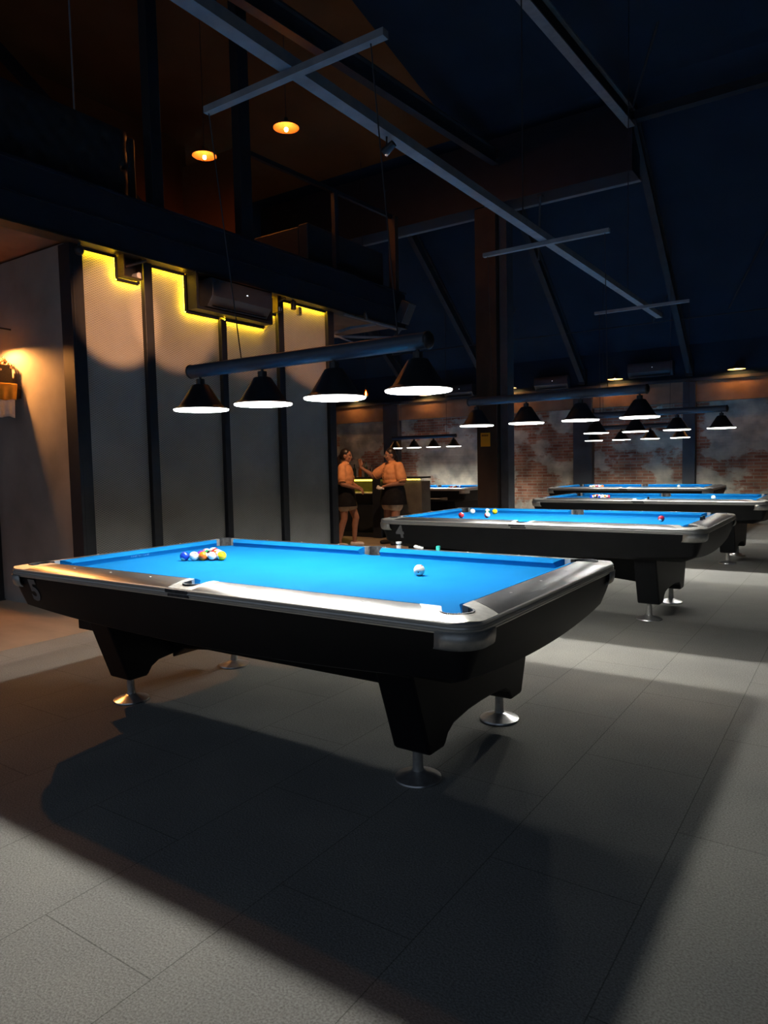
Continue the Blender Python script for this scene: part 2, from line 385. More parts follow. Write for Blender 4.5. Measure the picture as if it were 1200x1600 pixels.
BC = dict(yellow=(0.85, 0.50, 0.01), blue=(0.01, 0.05, 0.45), red=(0.60, 0.02, 0.02), purple=(0.10, 0.02, 0.25), orange=(0.85, 0.16, 0.01),
          green=(0.01, 0.20, 0.07), maroon=(0.30, 0.01, 0.03), black=(0.01, 0.01, 0.01), pink=(0.80, 0.15, 0.20), white=(0.5, 0.02, 0.02))

# ================================================================ ROOM
XW = -3.44
def wallbox(name, x0, x1, y0, y1, z0, z1, m): return struct(MB().box(x0, x1, y0, y1, z0, z1).build(name, m, smooth=False))
wallbox('floor', -2.80, 8.0, -7.0, 12.8, -0.1, 0.0, M['carpet'])
wallbox('floor_entry', -13.0, -2.80, -7.0, 12.8, -0.1, 0.0, M['tilefloor'])
wallbox('wall_back', -13.0, 8.0, 12.70, 12.95, 0.0, 2.52, M['brick'])
wallbox('wall_back_upper', -13.0, 8.0, 12.64, 12.95, 2.52, 3.75, M['roof'])
wallbox('trim_1', -13.0, 8.0, 12.60, 12.70, 2.46, 2.90, M['brown'])
wallbox('trim_2', -13.0, 8.0, 12.55, 12.64, 2.88, 2.94, M['pilaster'])
wallbox('wall_right', 8.0, 8.2, -7.0, 12.95, 0.0, 9.0, M['roof'])
wallbox('wall_front', -13.0, 8.2, -7.2, -7.0, 0.0, 1.0, M['roof'])
wallbox('wall_left', -13.2, -13.0, -7.2, 12.95, 0.0, 9.0, M['brown'])
# mesh-clad wall and the concrete wall beside it
wallbox('wall_mesh', XW-0.12, XW, 0.90, 4.66, 0.0, 3.40, M['mesh'])
wallbox('wall_concrete', -9.0, XW-0.12, 0.90, 1.06, 0.0, 3.40, M['concrete'])
wallbox('wall_mesh_end', -9.0, XW-0.121, 4.56, 4.66, 0.0, 3.40, M['concrete'])
# far roof slope, near bay roof
s = MB(); s.xprism([(12.95, 3.40), (12.95, 3.55), (8.2, 7.03), (8.2, 6.88)], -13, 8.0)
struct(s.build('ceiling', M['roof'], smooth=False))
s = MB(); s.xprism([(8.2, 6.88), (8.2, 7.03), (0.0, 8.9), (-7.1, 7.4), (-7.1, 7.25), (0.0, 8.75)], -3.3, 8.0)
struct(s.build('ceiling_near', M['roof'], smooth=False))
s = MB(); s.xprism([(8.2, 6.88), (8.2, 7.03), (0.0, 8.9), (-7.1, 7.4), (-7.1, 7.25), (0.0, 8.75)], -13, -3.3)
struct(s.build('ceiling_mezzanine', M['mezz'], smooth=False))
# mezzanine floor slab (its underside is the ceiling below)
wallbox('floor_mezzanine', -9.0, XW-0.05, -4.0, 6.30, 3.42, 3.88, M['brown'])
wallbox('wall_mezzanine', -8.2, -8.05, -4.0, 6.3, 3.88, 7.4, M['mezz'])
wallbox('wall_mezzanine_end', -8.05, -6.6, 6.20, 6.35, 3.88, 6.9, M['mezz'])

# steel fascia round the mezzanine edge
t = thing('mezzanine_fascia', 'dark navy steel fascia beam running along the whole mezzanine edge', 'beam', (XW+0.05, -4.0, 3.39))
f = MB(); f.xprism([(0, 0.0), (10.35, 0.0), (10.35, 0.53), (0, 0.53)], -0.06, 0.09); f.build('web', M['fascia'], t, smooth=False, bevel=0.004)
f = MB(); f.box(0.09, 0.115, 0, 10.35, 0.505, 0.53); f.box(0.09, 0.115, 0, 10.35, 0.24, 0.255); f.build('upper_flange', M['fascia'], t, smooth=False)
f = MB(); f.box(-0.06, 0.125, 0, 10.35, -0.012, 0.0); f.build('lower_flange', M['bronze'], t, smooth=False)

# black posts on the mesh wall
for i, (y, w, lb) in enumerate(((0.935, 0.13, 'black steel corner post between the concrete wall and the mesh wall'), (1.71, 0.10, 'black post between the first two mesh panels from the left'),
                       (2.70, 0.08, 'black post between the second and third mesh panels'), (3.64, 0.10, 'black post between the third and fourth mesh panels'),
                       (4.62, 0.13, 'black post closing the far end of the mesh wall'))):
    p = thing('steel_post', lb, 'post', (XW, y, 0), 0, None)
    (MB().box(0.001, 0.055, -w/2, w/2, 0, 2.975 if i == 2 else 3.38) if i else MB().box(-0.12, 0.055, -0.065, -0.037, 0, 3.38).box(0.001, 0.055, -0.037, 0.065, 0, 3.38)).build('post_shaft', M['post'], p, smooth=False, bevel=0.004)
    MB().box(0.001, 0.075, -w/2-0.02, w/2+0.02, 0.0, 0.012).build('base_plate', M['post'], p, smooth=False)
p = thing('door_post', 'black post at the left edge of the concrete wall', 'post', (-4.94, 0.80, 0))
MB().box(-0.10, 0.04, -0.05, 0.10, 0, 2.1).build('post_shaft', M['post'], p, smooth=False, bevel=0.004)
MB().box(-0.12, 0.06, -0.07, 0.10, 0, 0.01).build('base_plate', M['post'], p, smooth=False)

# yellow light strips: top edge, and around the boxes
def strip(pts, lb):
    t = thing('light_strip', lb, 'light strip', (XW, pts[0][0][0], pts[0][0][1]))
    s = MB(); b = MB(); h_ = MB()
    for (y0, z0), (y1, z1) in pts:
        o = Vector((0.0, pts[0][0][0], pts[0][0][1]))
        s.beam(Vector((0.022, y0, z0))-o, Vector((0.022, y1, z1))-o, 0.008, 0.008, up=(1, 0, 0.001)); h_.beam(Vector((0.031, y0, z0))-o, Vector((0.031, y1, z1))-o, 0.030, 0.006, up=(1, 0, 0.001))
        b.beam(Vector((0.004, y0, z0))-o, Vector((0.004, y1, z1))-o, 0.014, 0.006, up=(1, 0, 0.001))
    s.build('diodes', M['strip'], t, smooth=False); b.build('backing_tape', M['white'], t, smooth=False); h_.build('cover', M['post'], t, smooth=False)
    return t
strip([((1.01, 3.366), (1.37, 3.366)), ((1.365, 3.366), (1.365, 3.155)), ((1.365, 3.155), (1.61, 3.155)), ((1.61, 3.155), (1.61, 3.33))], 'yellow glowing light strip over the leftmost mesh panel and round the small box')
strip([((1.77, 3.366), (2.19, 3.366)), ((2.19, 3.366), (2.19, 2.985)), ((2.19, 2.985), (2.655, 2.985))], 'yellow glowing light strip left of and below the wide black ventilation box')
strip([((2.745, 2.985), (3.36, 2.985)), ((3.36, 2.985), (3.36, 3.366)), ((3.36, 3.366), (3.50, 3.366)), ((3.50, 3.366), (3.50, 3.17)), ((3.50, 3.17), (3.58, 3.17))], 'yellow glowing light strip right of the wide black ventilation box')
strip([((3.70, 3.366), (4.55, 3.366))], 'yellow glowing light strip over the rightmost mesh panel')

# wide black box holding an air conditioner
t = thing('wall_niche_box', 'wide black backing frame behind the air conditioner on the mesh wall', 'frame', (XW+0.03, 2.205, 3.0))
s = MB(); s.box(0, 0.02, 0, 1.14, 0, 0.385); s.build('back_panel', M['post'], t, smooth=False)
s = MB(); s.box(0.0, 0.16, 0, 0.03, 0, 0.385); s.box(0, 0.16, 1.11, 1.14, 0, 0.385); s.box(0, 0.16, 0.03, 1.11, 0, 0.03); s.build('rim', M['post'], t, smooth=False)
def aircon(loc, w, h, d, rz, lb, face_x=True):
    t = thing('air_conditioner', lb, 'air conditioner', loc, rz, 'wall air conditioners')
    pr = [(0.0, 0.0), (d*0.55, 0.0), (d*0.95, h*0.35), (d, h*0.75), (d*0.9, h), (0.0, h)]
    MB().yprism([(x, z) for x, z in pr], 0, w).build('housing', M['ac'], t, bevel=0.006)
    MB().box(d*0.55, d*0.80, w*0.06, w*0.94, 0.008, 0.02, Matrix.Identity(4)).build('louvre', M['blackmetal'], t, smooth=False)
    MB().box(d*1.0-0.004, d*1.0+0.003, w*0.55, w*0.55+0.012, h*0.62, h*0.62+0.008).build('indicator_light', M['led'], t, smooth=False)
    return t
aircon((XW+0.052, 2.36, 3.05), 0.90, 0.29, 0.22, 0, 'dark air conditioner in the black frame above the mesh wall')
aircon((-1.62, 12.62, 3.03), 0.90, 0.29, 0.22, -PI/2-0.0, 'dark air conditioner on the back wall nearest the right end')
aircon((-3.70, 12.62, 2.93), 0.78, 0.28, 0.22, -PI/2, 'dark air conditioner on the back wall right of the brown column')
aircon((-6.05, 12.62, 2.93), 0.78, 0.28, 0.22, -PI/2, 'dark air conditioner on the back wall left of the brown column')

def small_box(y0, y1, z0, lb):
    t = thing('speaker_niche', lb, 'box', (XW+0.022, y0, z0)); w = y1-y0; h = 3.38-z0
    s = MB(); s.box(0, 0.012, 0, w, 0, h); s.build('back_panel', M['post'], t, smooth=False)
    s = MB(); s.box(0, 0.10, 0, 0.012, 0, h); s.box(0, 0.10, w-0.012, w, 0, h); s.box(0, 0.10, 0.012, w-0.012, 0, 0.012); s.build('rim', M['bronze'], t, smooth=False)
    s = MB(); s.tube((0.03, w*0.35, h*0.55), (0.17, w*1.0, h*0.85), 0.014); s.build('bracket_arm', M['bronze'], t)
    s = MB(); s.tube((0.012, w*0.86, h*0.2), (0.09, w*0.86, h*0.2), 0.03, n=16); s.build('fitting', M['shade_in'], t)
small_box(1.385, 1.595, 3.175, 'small black open box left of the second post on the mesh wall')
small_box(3.515, 3.575, 3.19, 'tiny black open box just right of the wide air conditioner frame')
t = thing('security_camera', 'black cylindrical camera hanging under the mezzanine edge by the fourth post', 'camera', (XW+0.12, 3.80, 3.38))
MB().tube((0, 0, 0), (0, 0, -0.03), 0.012).build('mount', M['blackmetal'], t)
MB().tube((0, 0, -0.02), (0, 0, -0.12), 0.034, n=20).build('camera_body', M['blackmetal'], t, bevel=0.006)
t = thing('security_camera', 'black round camera on top of the corner post at the left of the mesh wall', 'camera', (XW+0.12, 0.93, 3.37))
MB().tube((0, 0, 0.0), (0, 0, -0.03), 0.012).build('mount', M['blackmetal'], t)
MB().sphere((0, 0, -0.065), 0.042).build('camera_body', M['blackmetal'], t)
t = thing('wall_sensor', 'small grey box sensor high on the rightmost mesh panel', 'sensor', (XW, 4.02, 3.24))
MB().box(0, 0.04, -0.03, 0.03, 0, 0.10).build('housing', M['greypanel'], t, smooth=False, bevel=0.004)
MB().sphere((0.042, 0, 0.03), 0.014).build('lens', M['blackmetal'], t)

# speaker hung on the fascia's far end, tilted
t = thing('wall_speaker', 'dark slanted loudspeaker hung on the far end of the mezzanine beam', 'speaker', (XW+0.19, 6.16, 3.62))
Rm = Matrix.Rotation(math.radians(-28), 4, 'Y') @ Matrix.Rotation(math.radians(0), 4, 'Z')
b = MB(); b.box(0.0, 0.15, -0.10, 0.10, -0.15, 0.16, Matrix.Rotation(math.radians(28), 4, 'Y')); b.build('cabinet', M['ac'], t, smooth=False, bevel=0.008)
b = MB(); b.box(0.15, 0.156, -0.085, 0.085, -0.135, 0.145, Matrix.Rotation(math.radians(28), 4, 'Y')); b.build('grille', M['blackmetal'], t, smooth=False)
MB().tube((-0.07, 0, 0), (0.02, 0, 0), 0.012).build('bracket', M['paleframe'], t)

# pale steel brackets below the mezzanine end
t = thing('steel_bracket_frame', 'pale welded steel frame under the far end of the mezzanine', 'frame', (-3.35, 4.7, 3.0))
o = Vector((-3.35, 4.7, 3.0)); b = MB()
def pt(x, y, z): return Vector((x, y, z))-o
P1 = pt(-3.30, 4.80, 3.36); P2 = pt(-3.30, 6.20, 3.36); P3 = pt(-3.62, 5.35, 3.30); P4 = pt(-3.70, 4.85, 3.12); P5 = pt(-3.32, 6.05, 3.22)
b.beam(P1, P2, 0.04, 0.02); b.beam(pt(-3.30, 5.55, 3.34), P3, 0.03, 0.03); b.beam(P3, P4, 0.035, 0.035); b.beam(P4, P5, 0.03, 0.03); b.beam(P5, P2, 0.03, 0.03)
b.beam(pt(-3.66, 5.0, 3.16), pt(-3.36, 5.15, 3.02), 0.02, 0.02)
b.build('frame_bars', M['paleframe'], t, smooth=False)

# mezzanine posts, railing
for y, w, z1, lb in ((1.86, 0.13, 7.9, 'tall black post on the mezzanine edge at the end of the tufted sofa'), (3.10, 0.17, 8.0, 'thick black post on the mezzanine edge beside the lower hanging dish lamp'),
                     (6.24, 0.09, 5.05, 'short brown post at the far end of the mezzanine railing')):
    p = thing('mezzanine_post', lb, 'post', (XW+0.02, y, 3.92))
    MB().box(-0.06, 0.06, -w/2, w/2, 0, z1-3.92).build('post_shaft', M['post'] if y < 6 else M['column'], p, smooth=False, bevel=0.003)
    MB().box(-0.075, 0.075, -w/2-0.02, w/2+0.02, 0, 0.012).build('base_plate', M['post'], p, smooth=False)
t = thing('mezzanine_railing', 'thin black railing between the posts on the mezzanine edge', 'railing', (XW+0.02, 3.19, 3.92))
MB().beam((0, 0, 1.03), (0, 3.0, 1.12), 0.05, 0.05).build('handrail', M['post'], t, smooth=False)
MB().box(-0.03, 0.03, 1.58, 1.66, 0.0, 1.06).build('baluster', M['post'], t, smooth=False)

# tufted banquettes (high padded backs) on the mezzanine
def tufted(y0, y1, z0, z1, lb, label_end):
    t = thing('tufted_banquette', lb, 'sofa', (XW-0.14, y0, z0), 0, None)
    ln = y1-y0; h = z1-z0; ny = int(ln/0.03); nz = int(h/0.03)
    m_ = MB(); vs = []; fs = []
    for i in range(ny+1):
        for k in range(nz+1):
            y = ln*i/ny; z = h*k/nz
            a = math.cos(PI*(y/0.20+z/0.20)); b_ = math.cos(PI*(y/0.20-z/0.20))
            d = 0.03*(1-max(0, a)**6*max(0, b_)**6-0.35*(abs(a)**20+abs(b_)**20))
            e = min(1, min(y, ln-y)/0.05+0.1)*min(1, (h-z)/0.06+0.15)
            vs.append((d*e+0.02, y, z))
    for i in range(ny):
        for k in range(nz):
            a = i*(nz+1)+k; fs.append((a, a+nz+1, a+nz+2, a+1))
    m_.add(vs, fs); m_.build('tufted_panel', M['sofa'], t, ang=80)
    b = MB(); b.box(-0.14, 0.02, 0, ln, 0, h-0.005); b.build('backrest', M['sofa'], t, smooth=False, bevel=0.02)
    b = MB(); b.box(-0.75, -0.14, 0.02, ln-0.02, 0, 0.42); b.build('seat', M['sofa'], t, smooth=False, bevel=0.03)
    b = MB(); b.box(-0.80, 0.02, ln, ln+0.10, 0, h-0.03) if label_end > 0 else b.box(-0.80, 0.02, -0.10, 0.0, 0, h-0.03); b.build('armrest', M['sofa'], t, smooth=False, bevel=0.02)
    return t
tufted(-2.0, 1.66, 3.90, 4.66, 'dark tufted banquette back along the near part of the mezzanine edge', 1)
t = thing('banquette', 'plain dark banquette on the far part of the mezzanine edge', 'sofa', (XW-0.14, 4.40, 3.90))
MB().box(-0.14, 0.02, 0.0, 1.76, 0, 0.62).build('backrest', M['sofa'], t, smooth=False, bevel=0.015)
MB().box(-0.80, -0.14, 0.12, 1.74, 0, 0.42).build('seat', M['sofa'], t, smooth=False, bevel=0.02)
MB().box(-0.95, -0.14, 0.0, 0.12, 0, 0.60).build('armrest', M['bronze'], t, smooth=False, bevel=0.015)

# column with its paper sign, gutter beam
t = thing('column', 'brown-black square column rising behind the second pool table', 'column', (-3.0, 8.2, 0))
MB().box(-0.04, 0.345, 0.0, 0.45, 0, 5.62).build('column_shaft', M['column'], t, smooth=False, bevel=0.006)
MB().box(0.36, 0.50, 0.10, 0.36, 0, 5.62).build('side_stanchion', M['pilaster'], t, smooth=False, bevel=0.004)
t = thing('paper_sign', 'small orange notice on the front of the brown column', 'sign', (-2.965, 8.195, 1.60))
MB().box(0, 0.18, -0.003, 0.0, 0, 0.235).build('sheet', M['sign'], t, smooth=False)
b = MB()
x = 0.02
for wds in (0.028, 0.022, 0.03, 0.018, 0.03): b.box(x, x+wds-0.004, -0.005, -0.003, 0.175, 0.205); x += wds
b.build('printed_heading', M['sign_dark'], t, smooth=False)
t = thing('gutter_beam', 'deep dark box beam resting on the brown column under the ridge', 'beam', (-8.0, 8.2, 5.64))
MB().box(0, 7.58, 0.0, 0.45, 0.0, 1.05).build('beam_casing', M['fascia'], t, smooth=False)
MB().box(0, 7.58, 0.45, 0.55, 0.0, 0.05).build('lower_lip', M['paleframe'], t, smooth=False)
t = thing('ridge_beam', 'dark steel beam continuing right from the end of the box beam', 'beam', (-0.42, 8.3, 6.45))
MB().box(0, 8.4, -0.04, 0.04, -0.07, 0.07).build('web', M['rafter'], t, smooth=False)
MB().box(0, 8.4, -0.07, 0.07, -0.075, -0.06).build('lower_flange', M['rafter'], t, smooth=False)

# rafters of the far slope and level beams of the near bay
def ibeam(parent, a, b, w, h):
    a = Vector(a); b = Vector(b); d = (b-a).normalized(); side = d.cross(Vector((0,0,1))).normalized(); up = side.cross(d)
    MB().beam(a, b, 0.02, h).build('web', M['rafter'], parent, smooth=False)
    m_ = MB(); m_.beam(a+up*h/2, b+up*h/2, w, 0.02); m_.beam(a-up*h/2, b-up*h/2, w, 0.02); m_.build('flange', M['rafter'], parent, smooth=False)
RX = (-9.25, -7.05, -4.85, -2.62, -0.42, 1.8, 4.0)
names = ['over the left bar corner', 'over the left part of the back wall', 'just left of the brown column', 'right of the brown column', 'rising from the rightmost visible pilaster', 'out past the right edge, nearest one', 'farthest right']
for x, nm in zip(RX, names):
    if -9 < x < 3:
        t = thing('roof_rafter', 'dark sloping steel roof rafter '+nm, 'rafter', (x, 12.6, 3.1))
        ibeam(t, (0, 0, 0.0), (0, -4.35, 3.35), 0.11, 0.22)
        MB().box(-0.07, 0.07, -0.12, 0.04, -0.12, 0.22).build('knee_plate', M['rafter'], t, smooth=False)
    if x in (-2.62, -0.42, 1.8):
        t = thing('roof_tie_beam', 'level steel beam overhead running towards the viewer, '+{-2.62: 'left of the box beam end', -0.42: 'from the right end of the box beam', 1.8: 'at the far right overhead'}[x], 'beam', (x, 8.15, 6.36))
        MB().beam((0, 0, 0), (0, -12.0, -0.75), 0.02, 0.22).build('web', M['rafter'], t, smooth=False)
        b = MB(); b.beam((0, 0, -0.11), (0, -12.0, -0.86), 0.12, 0.02); b.beam((0, 0, 0.11), (0, -12.0, -0.64), 0.12, 0.02); b.build('flange', M['paleframe'] if x == -0.42 else M['rafter'], t, smooth=False)  # pale flange colour stands in for light on this one beam's edge
t = thing('roof_purlin', 'thin dark rod crossing the far roof slope above the back wall', 'rod', (-8.0, 11.5, 3.95))
MB().tube((0, 0, 0), (14, 0, 0), 0.012, n=8).build('rod', M['rafter'], t)
b = MB()
for x in (3.95, 7.1):
    b = MB(); b.tube((x, 0, 0), (x, 0, 0.42), 0.01, n=6); b.tube((x, 0, 0.0), (x+0.45, -0.3, 0.6), 0.01, n=6); b.build('brace', M['rafter'], t)
for x0, y0, z0, x1, y1, z1, lb in ((-0.42, 8.1, 6.4, 0.9, 6.2, 8.0, 'thin dark diagonal brace rising from the end of the box beam'),
                                    (1.9, 9.2, 5.9, 0.4, 11.8, 4.1, 'thin dark diagonal brace crossing the roof slope at the right edge'),
                                    (-1.9, 8.3, 5.65, -2.45, 9.6, 5.0, 'short dark diagonal strut under the box beam')):
    t = thing('roof_brace', lb, 'brace', (x0, y0, z0))
    MB().tube((0, 0, 0), (x1-x0, y1-y0, z1-z0), 0.018, n=8).build('rod', M['rafter'], t)
    MB().box(-0.04, 0.04, -0.04, 0.04, -0.04, 0.04).build('end_plate', M['rafter'], t, smooth=False)

t = thing('hanging_rod', 'thin brown vertical rod hanging above the tufted banquette', 'rod', (-4.6, 1.79, 5.15))
MB().tube((0, 0, 0), (0, 0, 3.15), 0.010, n=8).build('rod', M['paleframe'], t)
MB().tube((0, 0, -0.03), (0, 0, 0.02), 0.022, n=10).build('end_fitting', M['paleframe'], t)
t = thing('mezzanine_truss', 'dark roof truss above the mezzanine behind the hanging dish lamps', 'truss', (-5.5, 3.0, 3.9))
MB().beam(Vector((-5.5, 2.9, 7.33))-o, Vector((-5.5, 7.9, 4.02))-o, 0.12, 0.14).build('rafter', M['rafter'], t, smooth=False)
MB().beam(Vector((-7.9, 3.7, 6.02))-o, Vector((-4.4, 3.7, 6.02))-o, 0.10, 0.10).build('tie', M['rafter'], t, smooth=False)
MB().beam(Vector((-7.9, 2.9, 7.30))-o, Vector((-4.4, 2.9, 7.30))-o, 0.10, 0.12).build('upper_tie', M['rafter'], t, smooth=False)
MB().beam(Vector((-5.5, 7.9, 4.05))-o, Vector((-5.5, 7.9, 3.4))-o, 0.12, 0.12, up=(0, 1, 0)).build('foot_block', M['rafter'], t, smooth=False)

# pilasters on the back wall
for x, w, lb in ((-7.72, 0.45, 'dark pilaster on the brick wall behind the two people'), (-4.65, 0.4, 'dark pilaster hidden just beside the brown column'),
                 (-2.62, 0.42, 'dark pilaster on the brick wall right of the brown column'), (-0.42, 0.24, 'slim dark pilaster farthest right on the brick wall')):
    if x == -4.65: continue
    t = thing('pilaster', lb, 'pilaster', (x, 12.62, 0))
    MB().box(-w/2, w/2, -0.10, 0.078, 0.0, 2.45).box(-w/2, w/2, -0.10, -0.021, 2.45, 2.87).build('shaft', M['pilaster'], t, smooth=False, bevel=0.004)
    MB().box(-w/2-0.02, w/2+0.02, -0.12, 0.079, 0, 0.08).build('base', M['pilaster'], t, smooth=False)

# ---- long pale steel frame over the tables with its cross arms
GZ = 3.30
t = thing('lamp_support_frame', 'long pale steel beam with three cross arms hanging over the row of tables', 'frame', (0.12, -1.6, GZ))
MB().box(-0.04, 0.04, 0, 9.2, 0, 0.06).build('main_beam', M['paleframe'], t, smooth=False)
for y in (-0.12, 3.28, 6.62):
    a = MB(); a.box(-0.60, 0.58, y+1.6-0.022, y+1.6+0.022, -0.035, 0.0)
    a.build('cross_arm', M['paleframe'], t, smooth=False)
for y in (1.0, 4.4, 7.6):
    MB().tube((0, y, 0.06), (0, y, {1.0: 5.30, 4.4: 4.82, 7.6: 4.10}[y]), 0.006, n=6).build('hanger_wire', M['rafter'], t)

t = thing('added_spot_head', 'made-up black spotlight head added under the long pale overhead beam', 'spotlight', (0.12, 0.75, GZ-0.001))  # invented fixture dressing the added mesh-wall spots
MB().tube((0, 0, 0), (0, 0, -0.05), 0.006, n=8).build('stem', M['blackmetal'], t)
MB().tube((0.05, 0, -0.05), (-0.02, 0, -0.09), 0.022, 0.028, n=16, caps=False).build('head', M['blackmetal'], t)
t = thing('added_spot_head', 'made-up black spotlight head added under the far end of the mezzanine beam', 'spotlight', (-3.1, 5.02, 3.38))  # invented fixture for the added spot on the people
MB().tube((-0.235, 0, 0.0), (0, 0, -0.03), 0.008, n=8).build('stem', M['blackmetal'], t)
MB().tube((0.02, -0.05, 0.0), (-0.01, 0.03, -0.06), 0.02, 0.026, n=16, caps=False).build('head', M['blackmetal'], t)

# ================================================================ LAMPS
def pendant_bar(loc, lb, cable=True):
    """four conical shades under a round tube; loc.z = rim height"""
    t = thing('billiard_lamp', lb, 'lamp', loc, 0, None)
    MB().tube((-0.845, 0, 0.233), (0.825, 0, 0.233), 0.040, n=24).build('tube', M['tubemetal'], t)
    for sx in (-0.853, 0.833):
        m_ = MB(); m_.sphere((sx, 0, 0.233), 0.044, sc=(0.5, 1, 1)); m_.build('end_cap', M['blackmetal'], t)
    for i in range(4):
        x = (i-1.5)*0.516
        sh = MB()
        sh.lathe([(0.036, 0.150), (0.050, 0.146), (0.128, 0.022), (0.150, 0.010), (0.1655, 0.004), (0.1655, 0.0)], (x, 0, 0), 40)
        so = sh.build('shade', M['blackmetal'], t, ang=50)
        inn = MB(); inn.lathe([(0.001, 0.147), (0.046, 0.143), (0.125, 0.020), (0.1645, 0.0005)], (x, 0, 0), 40)
        inn.build('reflector', M['shade_in'], so, ang=50)
        r_ = MB(); r_.lathe([(0.162, 0.001), (0.165, -0.003), (0.162, -0.008), (0.156, -0.009), (0.156, 0.001)], (x, 0, 0), 40); r_.build('bloom_rim', M['bloom'], so)
        b = MB(); b.sphere((x, 0, 0.066), 0.040, 20, 12); b.build('bulb', M['bulb'], so)
        s = MB(); s.tube((x, 0, 0.148), (x, 0, 0.182), 0.024, n=20); s.tube((x, 0, 0.182), (x, 0, 0.198), 0.008, n=10)
        for k in range(8):
            a = 2*PI*k/8; s.box(x+0.023*math.cos(a)-0.002, x+0.023*math.cos(a)+0.002, 0.023*math.sin(a)-0.002, 0.023*math.sin(a)+0.002, 0.150, 0.18)
        s.build('socket', M['blackmetal'], t)
    return t
def cables(t, x0, x1, z, dy=0.0):
    for x in (x0, x1): MB().tube((x, 0, 0.27), (x, dy, z), 0.0035, n=6).build('cable', M['blackmetal'], t)
LAMPS = [((-0.043, 0.061, 1.697), 'black four-shade bar lamp over the nearest pool table numbered 5'),
         ((0.161, 3.36, 1.697), 'black four-shade bar lamp over the second pool table, numbered 4'),
         ((0.30, 6.66, 1.697), 'black four-shade bar lamp over the third pool table from the front'),
         ((-0.954, 10.516, 1.697), 'black four-shade bar lamp over the farthest right pool table'),
         ((-5.786, 10.978, 1.697), 'black four-shade bar lamp over the far left pool table behind the column')]
l0 = pendant_bar(*LAMPS[0])
lamps = [l0]
for lc, lb in LAMPS[1:]:
    lamps.append(dup(l0, lc, lb))
for l, (x0, x1, z, dy) in zip(lamps, ((-0.42, 0.66, 1.568, -0.18), (-0.6, 0.5, 1.568, -0.08), (-0.72, 0.4, 1.568, -0.04), (-0.6, 0.6, 3.6, 0), (-0.6, 0.6, 3.6, 0))):
    cables(l, x0, x1, z, dy)

def dish_lamp(loc, lb, r=0.16, wall=True, up=1.5, rz=0, bz=0.036, bm='bulb_w', wl=0.24):
    t = thing('dish_lamp', lb, 'lamp', loc, rz, None)
    s = MB(); s.lathe([(0.025, 0.125), (0.03, 0.09), (0.07, 0.065), (r, 0.002), (r+0.004, 0.0)], n=32); so = s.build('shade', M['blackmetal'], t, ang=50)
    rm = M['brass_in'] if bm == 'bulb_m' else M['shade_in']
    s = MB(); s.lathe([(0.001, 0.086), (0.028, 0.086), (0.068, 0.061), (r-0.001, -0.001)], n=32); s.build('reflector', rm, so, ang=50)
    s = MB(); s.sphere((0, 0, bz), 0.024, 14, 10, (1, 1, 1.2)); s.build('bulb', M[bm], t)
    s = MB()
    if wall: s.tube((0, 0, 0.12), (0, 0, 0.16), 0.008); s.tube((0, 0, 0.16), (0, wl, 0.16), 0.008)
    else: s.tube((0, 0, 0.12), (0, 0, up), 0.004, n=8)
    s.build('arm' if wall else 'cord', M['blackmetal'], t)
    return t
for x, lb in ((0.46, 'dish wall lamp with a warm glow at the far right of the back wall'), (-1.88, 'dish wall lamp glowing above the lamp of the second table'), (-4.30, 'dish wall lamp half hidden by the brown column'),
              (-6.58, 'dish wall lamp glowing on the brown beam left of the column'), (-8.85, 'dish wall lamp glowing on the brown beam above the bar')):
    dish_lamp((x, 12.42, 3.03), lb)
dish_lamp((-5.24, 4.2, 5.72), 'lower left of the two hanging dish lamps above the mezzanine', 0.17, False, 2.3, bz=-0.02, bm='bulb_m')
dish_lamp((-3.88, 4.4, 5.80), 'upper right of the two hanging dish lamps above the mezzanine', 0.17, False, 2.2, bz=-0.02, bm='bulb_m')
dish_lamp((-4.47, 0.60, 2.58), 'dark dish wall lamp over the carved shrine at the left edge', 0.12, True, bz=0.04, bm='bulb_s', wl=0.29)
# bare filament bulb by the bar
t = thing('filament_bulb', 'bare glowing filament bulb hanging beyond the mesh wall near the bar', 'lamp', (-5.25, 8.0, 2.66))
MB().tube((0, 0, 0.14), (0, 0, 4.24), 0.004, n=6).build('cord', M['blackmetal'], t)
MB().tube((0, 0, 0.08), (0, 0, 0.14), 0.02).build('socket', M['blackmetal'], t)
MB().lathe([(0.016, 0.08), (0.03, 0.05), (0.05, 0.0), (0.045, -0.04), (0.02, -0.062), (0.001, -0.065)], n=20).build('bulb_glass', M['amber'], t)
MB().tube((0, 0, -0.03), (0, 0, 0.05), 0.013).build('filament', M['bulb_w'], t)

# ================================================================ POOL TABLE
A, B, Wr = 1.32, 0.685, 0.152
ZC, ZB = 0.822, 0.775
RC = 0.10
def ring(off, zf, nside=14, nc=8):
    """rounded rectangle at horizontal offset `off` from the outer edge; zf(x,y)->z"""
    r = max(RC+off, 0.02); cx = A+Wr-RC; cy = B+Wr-RC
    if RC+off < 0.02: cx -= (0.02-RC-off); cy -= (0.02-RC-off)
    pts = []
    def seg(p, q, n):
        for i in range(n): pts.append((p[0]+(q[0]-p[0])*i/n, p[1]+(q[1]-p[1])*i/n))
    def arc(c, a0, n):
        for i in range(n): a = a0+PI/2*i/n; pts.append((c[0]+r*math.cos(a), c[1]+r*math.sin(a)))
    arc((cx, cy), 0, nc); seg((cx, cy+r), (-cx, cy+r), nside)
    arc((-cx, cy), PI/2, nc); seg((-cx-r, cy), (-cx-r, -cy), nside)
    arc((-cx, -cy), PI, nc); seg((-cx, -cy-r), (cx, -cy-r), nside)
    arc((cx, -cy), 1.5*PI, nc); seg((cx+r, -cy), (cx+r, cy), nside)
    return [(x, y, zf(x, y)) for x, y in pts]
